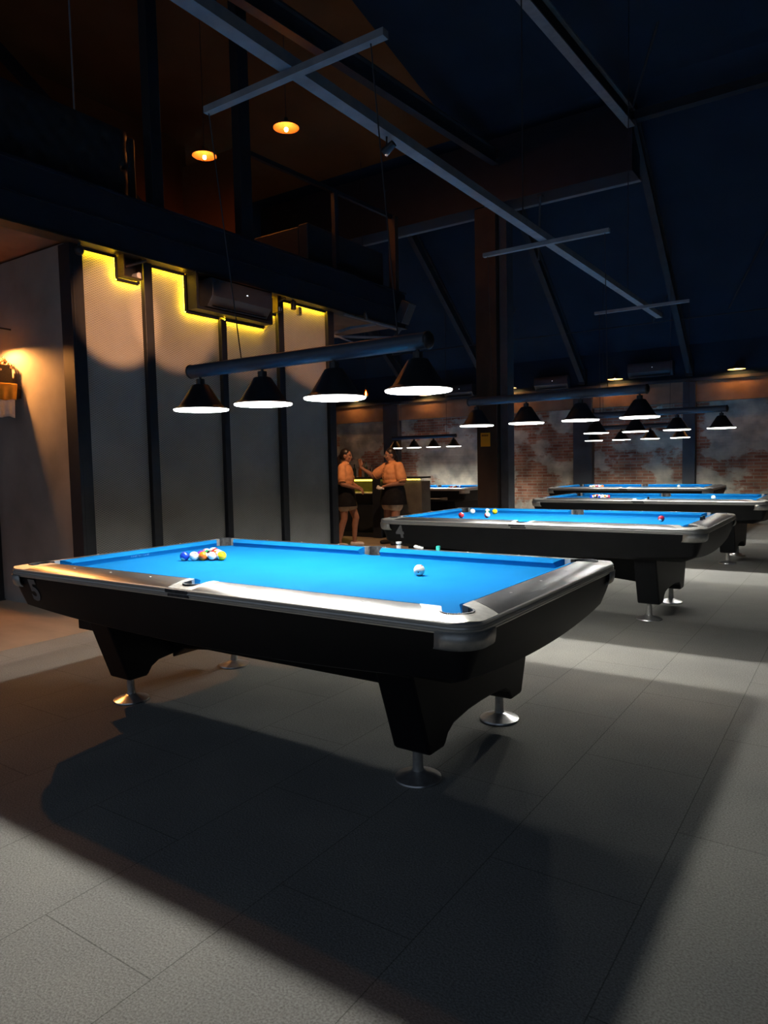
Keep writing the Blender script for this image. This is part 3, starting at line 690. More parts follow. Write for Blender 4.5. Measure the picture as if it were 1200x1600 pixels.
def arcpts(c, r, a0, a1, n):
    return [(c[0]+r*math.cos(a0+(a1-a0)*i/n), c[1]+r*math.sin(a0+(a1-a0)*i/n)) for i in range(n+1)]
def pool_table(loc, lb):
    t = thing('pool_table', lb, 'pool table', loc, 0, None)
    # --- apron (boat-shaped body)
    bow = lambda x, y: 0.59-0.055*(1-min(1, abs(x)/1.38)**2)*1.0 if abs(y) > 0.70 else 0.59-0.045*(1-min(1, abs(y)/0.75)**2)
    rings = [ring(-0.010, lambda x, y: 0.768), ring(-0.012, lambda x, y: 0.74), ring(-0.038, lambda x, y: 0.5*(0.74+bow(x, y))-0.005),
             ring(-0.066, bow), ring(-0.08, lambda x, y: bow(x, y)-0.008), ring(-0.18, lambda x, y: 0.53)]
    m_ = MB(); m_.loft(rings[::-1], cap=False); n = len(rings[0])
    m_.f.append(tuple(range(n-1, -1, -1)))
    m_.build('apron', M['apron'], t, ang=30)
    # --- trim ring
    pr = [(-0.014, 0.803), (-0.005, 0.802), (-0.001, 0.798), (-0.001, 0.793), (-0.005, 0.791), (-0.005, 0.789), (0.0, 0.787), (0.001, 0.783), (-0.003, 0.781), (-0.003, 0.779), (0.001, 0.777), (0.001, 0.773), (-0.003, 0.771), (-0.003, 0.769), (0.0, 0.767), (-0.001, 0.762), (-0.02, 0.760)]
    m_ = MB(); m_.loft([ring(o, (lambda zz: (lambda x, y: zz))(z)) for o, z in pr][::-1], cap=False)
    m_.build('rail_trim', M['alu'], t, ang=40)
    # --- slate with cloth, notched at the pockets
    poly = []
    e = 0.012
    rp = 0.062
    cc = (A-0.002, B-0.002)
    def corner(sx, sy):
        c = (sx*(A+0.012), sy*(B+0.012)); ang = math.atan2(-sy, -sx)
        return arcpts(c, 0.065+0.02, ang+PI*0.27, ang-PI*0.27, 8)
    def sidep(sy):
        c = (0, sy*(B+0.042)); ang = math.atan2(-sy, 0)
        return arcpts(c, 0.062, ang+PI*0.26, ang-PI*0.26, 6)
    poly = corner(1, 1)[::-1]+sidep(1)[::1][::-1]+corner(-1, 1)[::-1]+corner(-1, -1)[::-1]+sidep(-1)[::-1]+corner(1, -1)[::-1]
    # order them by angle so that the outline is simple
    poly = sorted(set((round(x, 5), round(y, 5)) for x, y in poly), key=lambda p: math.atan2(p[1]/B, p[0]/A))
    MB().prism(poly, ZB-0.03, ZB).build('cloth_bed', M['cloth'], t, smooth=False)
    # --- cushions
    def cushion(p0, p1, nrm, cut0, cut1):
        """p0,p1 ends along the cushion back line, nrm points to the play field, cut = inward shift of the nose at each end"""
        p0 = Vector((*p0, 0)); p1 = Vector((*p1, 0)); d = (p1-p0).normalized(); nv = Vector((*nrm, 0))
        prof = [(0, ZC+0.001), (0.020, ZC-0.003), (0.040, ZC-0.011), (0.0485, ZC-0.0155), (0.050, ZC-0.019), (0.040, ZB+0.010), (0.036, ZB), (0.036, ZB-0.012), (0, ZB-0.012)]
        rg = []
        for p, sgn, cut in ((p0, 1, cut0), (p1, -1, cut1)):
            rg.append([p+nv*w+d*sgn*cut*(w/0.05)+Vector((0, 0, z)) for w, z in prof])
        MB().loft(rg).build('cushion', M['cloth'], t, bevel=0, ang=50)
    g = 0.105; gs = 0.066
    for sy in (1, -1):
        cushion((-A+g-0.02, sy*B), (-gs, sy*B), (0, -sy), 0.045, 0.016)
        cushion((gs, sy*B), (A-g+0.02, sy*B), (0, -sy), 0.016, 0.045)
    for sx in (1, -1):
        cushion((sx*A, -B+g-0.02), (sx*A, B-g+0.02), (-sx, 0), 0.045, 0.045)
    # --- rails
    def rail(p0, p1, nrm, s0, s1):
        p0 = Vector((*p0, 0)); p1 = Vector((*p1, 0)); d = (p1-p0).normalized(); nv = Vector((*nrm, 0))
        prof = [(0, 0.765), (0, ZC), (0.03, ZC+0.0), (0.06, ZC-0.0015), (0.09, ZC-0.005), (0.115, ZC-0.010), (0.134, ZC-0.016), (0.144, ZC-0.020), (0.144, 0.765)]
        rg = []
        for p, sgn, cut in ((p0, 1, s0), (p1, -1, s1)):
            rg.append([p+nv*w+d*sgn*cut*(w/0.144)+Vector((0, 0, z)) for w, z in prof])
        MB().loft(rg).build('rail', M['rail'], t, ang=50)
    gi, go = 0.15, 0.145
    for sy in (1, -1):
        rail((-A+gi, sy*B), (-0.105, sy*B), (0, sy), -0.12, -0.025)
        rail((0.105, sy*B), (A-gi, sy*B), (0, sy), -0.025, -0.12)
    for sx in (1, -1):
        rail((sx*A, -B+gi), (sx*A, B-gi), (sx, 0), -0.09, -0.09)
    # --- corner castings
    def dome(p):      # height of casting top like the rail's
        return p
    for sx in (1, -1):
        for sy in (1, -1):
            c = (A+0.018, B+0.018)
            cut = arcpts(c, 0.066, math.radians(200), math.radians(70), 10) if False else arcpts(c, 0.066, math.radians(161), math.radians(-71), 14)
            outer_c = (A+Wr-RC, B+Wr-RC)
            outline = [(A-gi+0.002, B)] + [(A-0.055, B)] + cut + [(A, B-0.055), (A, B-gi+0.002)]
            oute = [(A+0.146, B-gi+0.092)] + arcpts(outer_c, RC-0.006, 0, PI/2, 8) + [(A-gi+0.122, B+0.146)]
            # inner outline runs from the long side to the short side round the pocket; then outer back
            def top(p, w):
                return (p[0]*sx, p[1]*sy)
            inner = outline; outer = oute[::-1]
            # resample to pair them into strips
            def resample(pl, n):
                ds = [0]
                for a_, b_ in zip(pl, pl[1:]): ds.append(ds[-1]+math.dist(a_, b_))
                out = []
                for i in range(n+1):
                    q = ds[-1]*i/n; k = 0
                    while k < len(ds)-2 and ds[k+1] < q: k += 1
                    u = (q-ds[k])/max(1e-9, ds[k+1]-ds[k]); out.append((pl[k][0]+(pl[k+1][0]-pl[k][0])*u, pl[k][1]+(pl[k+1][1]-pl[k][1])*u))
                return out
            n = 28
            ri = resample(inner, n); ro = resample(outer, n)
            m_ = MB(); sec = []
            for a_, b_ in zip(ri, ro):
                w_ = lambda u: (a_[0]+(b_[0]-a_[0])*u, a_[1]+(b_[1]-a_[1])*u)
                dz = lambda q: -0.0195*max(0, min(1.05, max(q[0]-A, q[1]-B)/0.144))**1.7
                sec.append([(*w_(0), 0.765)]+[(*w_(u), ZC+0.0012+dz(w_(u))) for u in (0, 0.25, 0.5, 0.7, 0.85, 0.95, 1.0)]+[(*w_(1.0), 0.765)])
            k = len(sec[0])
            vs = [(x*sx, y*sy, z) for s_ in sec for x, y, z in s_]
            fs = []
            for i in range(n):
                for j in range(k-1):
                    q = (i*k+j, (i+1)*k+j, (i+1)*k+j+1, i*k+j+1); fs.append(q if sx*sy > 0 else q[::-1])
            e0 = tuple(range(k)); e1 = tuple(n*k+i for i in range(k))[::-1]
            fs += [e0 if sx*sy > 0 else e0[::-1], e1 if sx*sy > 0 else e1[::-1]]
            m_.add(vs, fs); cst = m_.build('corner_casting', M['cast'], t, ang=40)
            # pocket liner
            pc = (sx*c[0], sy*c[1]); a0 = math.atan2(sy, sx)
            m_ = MB(); arc_o = arcpts(pc, 0.0655, a0-PI*0.66, a0+PI*0.66, 16); arc_i = arcpts(pc, 0.058, a0-PI*0.66, a0+PI*0.66, 16)
            m_.prism(arc_o+arc_i[::-1], 0.70, ZC-0.003)
            m_.prism(arcpts(pc, 0.064, 0, 2*PI*19/20, 19), 0.695, 0.70)
            m_.build('pocket_liner', M['liner'], t, ang=40)
            # wrap-around corner bracket below the trim
            m_ = MB(); pth = []
            oc = (A+Wr-RC, B+Wr-RC)
            pth = [(A+Wr+0.004, B-0.01)] + arcpts(oc, RC+0.004, 0, PI/2, 10) + [(A+0.005, B+Wr+0.004)]
            ring_o = pth; vs = []; zs = [(0.768, 0.0), (0.735, -0.003), (0.716, -0.008), (0.708, -0.016), (0.706, -0.022)]
            for (x, y) in pth:
                dx, dy = x-A*0.7, y-B*0.6; L_ = math.hypot(dx, dy)
                for z, o_ in zs: vs.append(((x+dx/L_*o_)*sx, (y+dy/L_*o_)*sy, z))
            kk = len(zs); fs = []
            for i in range(len(pth)-1):
                for j in range(kk-1):
                    q = (i*kk+j, i*kk+j+1, (i+1)*kk+j+1, (i+1)*kk+j); fs.append(q if sx*sy < 0 else q[::-1])
            m_.add(vs, fs); o_ = m_.build('corner_bracket', M['cast'], t, ang=40)
            so_ = o_.modifiers.new('solid', 'SOLIDIFY'); so_.thickness = 0.006; so_.offset = 0
    # --- side castings + liners
    for sy in (1, -1):
        c = (0, B+0.05)
        inner = [(-0.103, B), (-0.062, B)]+arcpts(c, 0.06, math.radians(200), math.radians(-20), 12)+[(0.062, B), (0.103, B)]
        outer = [(-0.080, B+0.1445), (0.080, B+0.1445)]
        inner_r = []
        n = 20
        def resample(pl, n):
            ds = [0]
            for a_, b_ in zip(pl, pl[1:]): ds.append(ds[-1]+math.dist(a_, b_))
            out = []
            for i in range(n+1):
                q = ds[-1]*i/n; k = 0
                while k < len(ds)-2 and ds[k+1] < q: k += 1
                u = (q-ds[k])/max(1e-9, ds[k+1]-ds[k]); out.append((pl[k][0]+(pl[k+1][0]-pl[k][0])*u, pl[k][1]+(pl[k+1][1]-pl[k][1])*u))
            return out
        ri = resample(inner, n); ro = resample(outer, n); vs = []; k = 6
        for a_, b_ in zip(ri, ro):
            w_ = lambda u: (a_[0]+(b_[0]-a_[0])*u, a_[1]+(b_[1]-a_[1])*u)
            dz = lambda q: -0.0195*max(0, (q[1]-B)/0.144)**1.7
            for x, y, z in [(*w_(0), 0.765)]+[(*w_(u), ZC+0.0012+dz(w_(u))) for u in (0, 0.35, 0.7, 1.0)]+[(*w_(1), 0.765)]: vs.append((x, y*sy, z))
        fs = []
        for i in range(n):
            for j in range(k-1):
                q = (i*k+j, (i+1)*k+j, (i+1)*k+j+1, i*k+j+1); fs.append(q[::-1] if sy > 0 else q)
        m_ = MB().add(vs, fs); m_.build('side_casting', M['cast'], t, ang=40)
        a0 = math.atan2(sy, 0); pc = (0, sy*(B+0.05))
        m_ = MB(); m_.prism(arcpts(pc, 0.0595, a0-PI*0.62, a0+PI*0.62, 14)+arcpts(pc, 0.052, a0-PI*0.62, a0+PI*0.62, 14)[::-1], 0.70, ZC-0.003)
        m_.prism(arcpts(pc, 0.058, 0, 2*PI*19/20, 19), 0.695, 0.70)
        m_.build('pocket_liner', M['liner'], t, ang=40)
        yy = sy*(B+Wr)
        MB().box(-0.07, 0.07, min(yy-0.002*sy, yy+0.003*sy), max(yy-0.002*sy, yy+0.003*sy), 0.767, 0.779).build('trim_gap', M['liner'], t, smooth=False)
        MB().box(-0.09, 0.06, min(yy-0.006*sy, yy+0.001*sy), max(yy-0.006*sy, yy+0.001*sy), 0.783, 0.799).build('trim_gap', M['liner'], t, smooth=False)
    # --- sights
    def sight(x, y):
        m_ = MB(); zt_ = ZC-0.0012; m_.tube((x, y, zt_-0.002), (x, y, zt_+0.0012), 0.006, n=12); m_.build('sight', M['sight'], t)
    for sy in (1, -1):
        for i in (1, 2, 3, 5, 6, 7): sight((i-4)*0.3175, sy*(B+0.055))
    for sx in (1, -1):
        for i in (1, 2, 3): sight(sx*(A+0.055), (i-2)*0.3175)
    # --- legs: arched panels, stretcher, chrome feet
    for sx in (1, -1):
        pr = [(-0.60, 0.56), (-0.60, 0.50), (-0.475, 0.15), (-0.465, 0.138), (-0.350, 0.138), (-0.335, 0.150), (-0.31, 0.185), (-0.26, 0.212), (-0.12, 0.228), (0, 0.23)]
        pr = pr+[(-y, z) for y, z in pr[:-1][::-1]]
        MB().xprism(pr if sx > 0 else pr, min(sx*0.90, sx*1.08), max(sx*0.90, sx*1.08)).build('leg_panel', M['apron'], t, smooth=False, bevel=0.012)
    st = [(-0.91, 0.20), (-0.80, 0.265), (-0.6, 0.285), (0.6, 0.285), (0.80, 0.265), (0.91, 0.20), (0.91, 0.55), (-0.91, 0.55)]
    MB().yprism(st, -0.16, 0.16).build('stretcher', M['apron'], t, smooth=False, bevel=0.01)
    b = MB().box(-1.33, -1.05, -0.50, 0.50, 0.40, 0.535).build('ball_drawer', M['apron'], t, smooth=False, bevel=0.006)
    MB().tube((-1.10, -0.50, 0.485), (-1.10, -0.507, 0.485), 0.010, n=16).build('lock', M['liner'], b)
    for sx in (1, -1):
        for sy in (1, -1):
            m_ = MB()
            m_.lathe([(0.0, 0.0), (0.098, 0.0), (0.102, 0.004), (0.100, 0.010), (0.070, 0.020), (0.035, 0.033), (0.027, 0.038), (0.0, 0.038)], (sx*0.98, sy*0.407, 0), 40)
            fo = m_.build('foot', M['chrome'], t, ang=35)
            s = MB(); s.lathe([(0.026, 0.036), (0.024, 0.042), (0.022, 0.07), (0.021, 0.14), (0.0, 0.14)], (sx*0.98, sy*0.407, 0), 24); s.build('foot_stem', M['cast'], fo)
    return t

def text_part(body, name, m_, parent, mtx, size, shear=0.0, extrude=0.0008, bold=0.0):
    cu = bpy.data.curves.new(name, 'FONT'); cu.body = body; cu.size = size; cu.shear = shear; cu.extrude = extrude; cu.offset = bold
    cu.align_x = 'CENTER'; cu.align_y = 'CENTER'
    tmp = bpy.data.objects.new('tmp', cu); COL.objects.link(tmp)
    dg = bpy.context.evaluated_depsgraph_get(); dg.update()
    me = bpy.data.meshes.new_from_object(tmp.evaluated_get(dg))
    bpy.data.objects.remove(tmp)
    me.name = name; me.materials.clear(); me.materials.append(m_)
    o = bpy.data.objects.new(name, me); COL.objects.link(o); o.parent = parent; o.matrix_local = mtx
    return o

T5 = pool_table((0, 0, 0), 'nearest black pool table with bright blue cloth, numbered 5')
TABLES = [T5]
for lc, lb in (((0.094, 3.548, 0), 'second pool table, numbered 4, right behind the nearest one'), ((0.161, 7.207, 0), 'third pool table from the front at the right'),
               ((-1.063, 10.956, 0), 'farthest pool table at the right, close to the brick wall'), ((-5.51, 10.508, 0), 'far left pool table, its right end hidden behind the brown column')):
    TABLES.append(dup(T5, lc, lb))
def number(t, ch):
    # apron slopes inward going down: tilt the digit with it
    mt = Matrix.Translation((-1.225, -(B+Wr)+0.026, 0.684)) @ Matrix.Rotation(math.radians(90+17), 4, 'X')
    text_part(ch, 'table_number', M['number'], t, mt, 0.17, bold=0.006)
number(TABLES[0], '5'); number(TABLES[1], '4')
# makers' marks: engraved on the near right corner, printed on the head cushion
def squiggle(name, m_, mtx, n, w, h, lean, seed):
    rr = random.Random(seed); b = MB(); x = 0
    for k in range(n):
        cw = w/n*rr.uniform(0.7, 1.1); hh = h*(1.5 if k == 0 else rr.uniform(0.6, 1.0))
        for p, q in (((0, 0), (0, 1)), ((0, 1), (0.75, rr.choice((1, 0.55)))), ((0.75, 0.55), (0.75, 0))):
            if rr.random() < 0.85:
                b.beam((x+p[0]*cw+lean*p[1]*hh-w/2, p[1]*hh-h/2, 0), (x+q[0]*cw+lean*q[1]*hh-w/2, q[1]*hh-h/2+0.0001, 0), h*0.16, 0.0008)
        x += w/n
    o = b.build(name, m_, T5, smooth=False); o.matrix_local = mtx; return o
squiggle('engraved_mark', M['engrave'], Matrix.Translation((A+0.064, -(B+0.066), ZC-0.0008)) @ Matrix.Rotation(math.radians(45), 4, 'Z') @ Matrix.Rotation(math.radians(5), 4, 'X'), 8, 0.105, 0.011, 0.2, 3)
squiggle('cloth_print', M['logo'], Matrix.Translation((-A+0.0475, -0.085, 0.7925)) @ Matrix.Rotation(PI/2, 4, 'Z') @ Matrix.Rotation(math.radians(90-21), 4, 'X'), 9, 0.14, 0.010, 0.4, 5)

# ---------------------------------------------------------------- balls
BR = 0.0286
ball_mesh = MB().sphere((0, 0, 0), BR, 28, 18)
ball_cache = {}
def ball(x, y, col, kind, lb, group=None, rot=None, local=False):
    key = (col, kind)
    if key not in ball_cache:
        o = MB(); o.v = list(ball_mesh.v); o.f = list(ball_mesh.f)
        o = o.build('pool_ball', ball_mat('ball_'+col+'_'+kind, BC[col], kind))
        ball_cache[key] = o
    else:
        o = ball_cache[key].copy(); COL.objects.link(o)
    q = 1.0 if local else (1.345-ZB)/(1.345-0.79)
    o.location = (2.522+(x-2.522)*q, -2.888+(y+2.888)*q, ZB+BR)
    o.rotation_euler = rot or (random.uniform(0, 6), random.uniform(0, 6), random.uniform(0, 6))
    return tag(o, lb, 'pool ball', group)
def rack(tx, ty, order, nm, grp, local=False, flip=1):
    i = 0
    d = (2*BR+0.0006)/(1 if local else (1.345-ZB)/(1.345-0.79))
    for row in range(5):
        for k in range(row+1):
            spec = order[i]; i += 1
            if spec is None: continue
            col, kind, lb = spec[:3]
            rot = spec[3] if len(spec) > 3 else None
            ball(tx-flip*row*d*math.sqrt(3)/2, ty+(k-row/2)*d, col, kind, lb or (('%s %s ball in the rack on ' % (col, 'striped' if kind == 'stripe' else 'solid'))+nm), grp, rot, local)
S, T_ = 'solid', 'stripe'
nm = 'the nearest table'
g5 = 'racked balls on the nearest table'
rack(-0.615, -0.005, [
    ('yellow', S, 'yellow ball at the tip of the rack on the nearest table', (0, 0.2, -2.0)),
    ('red', T_, 'red and cream striped ball beside the yellow tip ball on the nearest table', (1.4, 0.3, 0.6)), ('pink', T_, 'pink striped ball tucked behind the yellow tip ball on the nearest table'),
    ('orange', S, 'solid orange ball in the middle of the front row on the nearest table', (0, 0.3, -2.6)), ('black', S, 'black ball in the centre of the rack on the nearest table'), ('orange', T_, 'orange striped ball on the back side of the rack on the nearest table'),
    ('white', 'cue', 'cream white ball second from the left in the front row on the nearest table', (0.5, 0.7, 0.4)), ('purple', S, None), ('green', S, None), ('red', S, 'solid red ball on the back side of the rack on the nearest table'),
    ('blue', S, 'solid blue ball at the left end of the front row on the nearest table', (0.0, 0.75, -1.35)), None, None, ('pink', T_, 'pink striped ball second from the far corner of the rack on the nearest table'), ('pink', T_, 'pink striped ball at the far corner of the rack on the nearest table')], nm, g5)
ball(0.73, 0.04, 'white', 'cue', 'white cue ball alone on the nearest table', None, (0.3, 0.5, 0.5))
o4 = 'on the second table'
ball(-0.89, 3.79, 'white', 'cue', 'white cue ball near the far left pocket on the second table')
ball(-0.75, 3.86, 'green', T_, 'green and white striped ball near the far cushion on the second table', None, (0, 0.3, -1.2))
ball(-0.66, 3.85, 'yellow', S, 'orange yellow ball near the far cushion on the second table', None, (1.2, 0, 0.4))
ball(-0.75, 3.27, 'red', S, 'red ball half hidden by the near rail at the left of the second table')
ball(-0.51, 3.36, 'red', T_, 'white ball with a red stripe half hidden by the near rail of the second table')
ball(1.09, 3.48, 'maroon', S, 'dark red ball alone at the right end of the second table', None, (0, 0.5, -1.8))
cols = [('yellow', S), ('red', T_), ('orange', S), ('pink', T_), ('black', S), ('blue', S), ('yellow', T_), ('purple', S), ('red', S), ('green', T_), ('orange', T_), ('blue', T_), ('maroon', S), ('green', S), ('pink', S)]
def rack_far(tx, ty, nm, grp, seed, flip=1):
    rr = random.Random(seed); o = cols[:]; rr.shuffle(o)
    pos = ['at the tip', 'in the second row, near side', 'in the second row, far side', 'in the third row, near side', 'in the third row, middle', 'in the third row, far side',
           'in the fourth row, nearest', 'in the fourth row, second', 'in the fourth row, third', 'in the fourth row, farthest', 'at the near back corner', 'in the last row, second', 'in the last row, middle', 'in the last row, fourth', 'at the far back corner']
    rack(tx, ty, [(c, k, '%s %s ball %s, %s rack' % (c, 'striped' if k == T_ else 'solid', p_, nm)) for (c, k), p_ in zip(o, pos)], nm, grp, True, flip)
rack_far(0.161-0.635, 7.207, 'third table', 'racked balls on the third table', 3)
ball(0.90, 7.25, 'white', 'cue', 'white cue ball at the right of the third table', local=True)
rack_far(-1.063-0.635, 10.956, 'farthest right table', 'racked balls on the farthest right table', 5)
ball(-0.29, 10.98, 'white', 'cue', 'white cue ball at the right of the farthest right table', local=True)
rack_far(-5.51+0.635, 10.508, 'far left table', 'racked balls on the far left table', 9, -1)

# chalks and bits on the rails
def chalk(loc, top, side, lb, rz=0.2, h=0.021):
    t = thing('chalk_cube', lb, 'chalk', loc, rz)
    MB().box(-0.011, 0.011, -0.011, 0.011, 0, h).build('paper_wrap', side, t, smooth=False, bevel=0.001)
    MB().lathe([(0.0, h+0.0005), (0.009, h+0.001), (0.010, h+0.0015), (0.0, h+0.0002)], n=14).build('chalk_top', top, t)
ZR = ZC-0.002
chalk((0.44, 0.735, ZR), M['chalk_teal'], M['chalk_teal'], 'teal chalk cube on the far rail of the nearest table', h=0.026)
chalk((1.432, 3.47, ZR), M['chalk_dark'], M['chalk_dark'], 'right one of two dark chalk cubes on the end rail of the second table', h=0.032)
chalk((1.432, 3.36, ZR), M['chalk_teal'], M['chalk_dark'], 'left one of two dark chalk cubes on the end rail of the second table', h=0.032)
chalk((0.26, 6.46, ZR), M['chalk_dark'], M['chalk_dark'], 'dark chalk cube on the near rail of the third table', h=0.026)
t = thing('paper_cup', 'tiny stacked white cup on the nearest table, left of the tissue', 'cup', (0.16, 0.735, ZR))
MB().lathe([(0.0, 0), (0.019, 0), (0.021, 0.022), (0.0, 0.022)], n=18).build('lower_cup', M['paper'], t)
MB().lathe([(0.0, 0.023), (0.012, 0.023), (0.013, 0.030), (0.022, 0.033), (0.024, 0.046), (0.0, 0.046)], n=18).build('upper_cup', M['paper'], t); t.scale = (0.78, 0.78, 0.85)
t = thing('crumpled_tissue', 'crumpled white tissue on the far rail of the nearest table', 'tissue', (0.29, 0.735, ZR))
m_ = MB(); rr = random.Random(2)
for x, y, z, r in ((0, 0, 0.014, 0.014), (0.018, 0.003, 0.013, 0.013), (0.032, 0, 0.011, 0.011), (-0.012, 0.002, 0.018, 0.013), (0.048, 0.0, 0.010, 0.009)): m_.sphere((x, y, z), r, 10, 7, (1.1, 1, 1))
m_.v = [(x+rr.uniform(-.002, .002), y+rr.uniform(-.002, .002), max(0, z+rr.uniform(-.002, .002))) for x, y, z in m_.v]
m_.build('wad', M['paper'], t, smooth=False); t.scale = (0.8, 0.8, 0.8)

# mechanical bridge stick hooked on the side of the far left table
t = thing('bridge_stick', 'pale bridge stick held against the side of the far left table', 'cue', (-6.0, 9.63, 0.585))
MB().tube((0, 0, 0), (1.45, 0, 0.015), 0.008, 0.012, n=10).build('shaft', M['white'], t)
MB().tube((1.40, 0, 0.014), (1.55, 0, 0.016), 0.02, 0.03, n=12).build('head', M['cast'], t)
MB().box(0.3, 0.33, 0.0, 0.06, -0.02, 0.03).build('hook', M['blackmetal'], t, smooth=False)

# ================================================================ BAR CORNER
t = thing('bar_counter', 'dark bar counter with glowing yellow edge behind the two people', 'bar', (-5.6, 7.55, 0))
MB().box(-0.9, 0.98, 0.0, 0.55, 0, 0.08).build('plinth', M['counter'], t, smooth=False)
MB().box(0.80, 0.98, -0.05, 0.60, 0.0, 1.06).build('end_panel', M['counter'], t, smooth=False, bevel=0.004)
MB().box(-0.9, 0.80, 0.10, 0.60, 0.08, 0.58).build('lower_cabinet', M['counter'], t, smooth=False, bevel=0.004)
MB().box(-0.9, 0.80, 0.40, 0.60, 0.58, 1.04).build('back_panel', M['greypanel'], t, smooth=False)
MB().box(-0.9, 0.80, 0.05, 0.42, 0.80, 0.82).build('shelf', M['white'], t, smooth=False)
MB().box(-0.95, 0.80, -0.02, 0.62, 1.06, 1.10).build('worktop', M['counter'], t, smooth=False)
MB().box(-0.9, 0.80, 0.0, 0.03, 1.03, 1.06).build('light_strip', M['strip_bar'], t, smooth=False)
t = thing('bar_side_panel', 'tall grey counter panel lit yellow at its top, behind the right person', 'bar', (-4.60, 7.65, 0))
MB().box(0.0, 0.75, 0.0, 0.30, 0, 1.02).build('panel', M['greypanel'], t, smooth=False)
MB().box(0.0, 0.75, -0.02, 0.32, 1.07, 1.10).build('worktop', M['counter'], t, smooth=False)
MB().box(0.02, 0.73, -0.018, -0.008, 1.045, 1.062).build('light_strip', M['strip_bar'], t, smooth=False)
def bottle(loc, h, r, m_, lb):
    t = thing('bottle', lb, 'bottle', loc, 0, 'bottles on the bar')
    MB().lathe([(0, 0), (r, 0), (r, h*0.6), (r*0.35, h*0.75), (r*0.32, h*0.95), (0, h*0.95)], n=16).build('glass_body', m_, t)
    MB().lathe([(0, h*0.95), (r*0.38, h*0.95), (r*0.38, h), (0, h)], n=12).build('cap', M['blackmetal'], t)
bottle((-6.25, 7.80, 1.10), 0.26, 0.04, M['white'], 'white bottle at the left end of the bar')
for i, (x, h, mm, lb) in enumerate(((-5.45, 0.24, 'glass', 'dark green bottle behind the raised arm'), (-5.32, 0.20, 'amber', 'amber bottle behind the raised arm, left of the tallest'), (-5.18, 0.28, 'glass', 'tallest dark bottle behind the raised arm'), (-5.05, 0.22, 'blackmetal', 'black bottle behind the raised arm, nearest the end panel'))):
    bottle((x, 7.85, 1.10), h, 0.035, M[mm], lb)
for i, (x, lb) in enumerate(((-5.72, 'left of two upturned glasses on the bar by the left person'), (-5.60, 'right of two upturned glasses on the bar by the left person'))):
    t = thing('drinking_glass', lb, 'glass', (x, 7.75, 1.10), 0, 'glasses on the bar')
    MB().lathe([(0, 0.002), (0.03, 0), (0.035, 0.12), (0.032, 0.12), (0.027, 0.006), (0, 0.006)], n=16).build('tumbler', M['clear'], t)

# offering shelf at the left edge
t = thing('offering_shelf', 'dark wooden offering shelf on the concrete wall at the left edge', 'shelf', (-4.72, 0.898, 2.15))
MB().box(-0.15, 0.37, -0.30, 0.0, 0.0, 0.03).build('board', M['bronze'], t, smooth=False, bevel=0.004)
MB().box(0.25, 0.36, -0.26, 0.0, -0.09, 0.0).build('bracket', M['bronze'], t, smooth=False)
MB().box(-0.14, -0.05, -0.26, 0.0, -0.09, 0.0).build('bracket', M['bronze'], t, smooth=False)
t = thing('carved_shrine', 'ornate carved gilded shrine standing on the offering shelf', 'shrine', (-4.72, 0.75, 2.18))
m_ = MB(); m_.box(-0.14, 0.24, -0.10, 0.10, 0.0, 0.16); m_.build('shrine_base', M['stone'], t, smooth=False, bevel=0.01)
m_ = MB(); rr = random.Random(4)
for i in range(130):
    x = rr.uniform(-0.15, 0.34); zt_ = 0.33-0.10*max(0, abs(x)-0.12)/0.2
    z = rr.uniform(0.13, zt_); y = rr.uniform(-0.11, 0.09)
    a = Vector((x, y, z)); d = Vector((rr.uniform(-1, 1), rr.uniform(-0.6, 0.2), rr.uniform(0, 1.3))).normalized()*0.045
    m_.tube(a, a+d, 0.014, 0.003, n=6)
m_.build('carved_crest', M['stone'], t, ang=80)
MB().box(0.24, 0.33, -0.09, 0.09, 0.0, 0.20).build('side_pillar', M['bronze'], t, smooth=False, bevel=0.006)
def cloth_strip(name, lb, x0, x1, z0, z1, y, m_, ph):
    t = thing(name, lb, 'cloth', (y, x0, z1), PI/2); w = x1-x0; h = z1-z0; nx = 24; nz = 8; vs = []; fs = []
    for i in range(nx+1):
        for k in range(nz+1):
            u = i/nx; v = k/nz
            vs.append((u*w*(1-0.06*v), -0.012*v*math.sin(u*17+ph)-0.01*math.sin(u*6+ph)*v, -v*h+0.008*math.sin(u*9+ph)*v))
    for i in range(nx):
        for k in range(nz): a = i*(nz+1)+k; fs.append((a, a+1, a+nz+2, a+nz+1))
    o = MB().add(vs, fs).build('drape', m_, t); q = o.modifiers.new('s', 'SOLIDIFY'); q.thickness = 0.004
    MB().tube((0, 0.006, 0), (w, 0.006, 0), 0.006, n=8).build('hem', m_, t)
cloth_strip('shrine_cloth', 'short yellow cloth hanging from the end of the offering shelf', 0.60, 0.845, 2.035, 2.19, -4.318, M['yellowcloth'], 0.3)
cloth_strip('shrine_cloth', 'longer white cloth hanging below the yellow one at the offering shelf', 0.60, 0.825, 1.87, 2.10, -4.338, M['white'], 1.3)

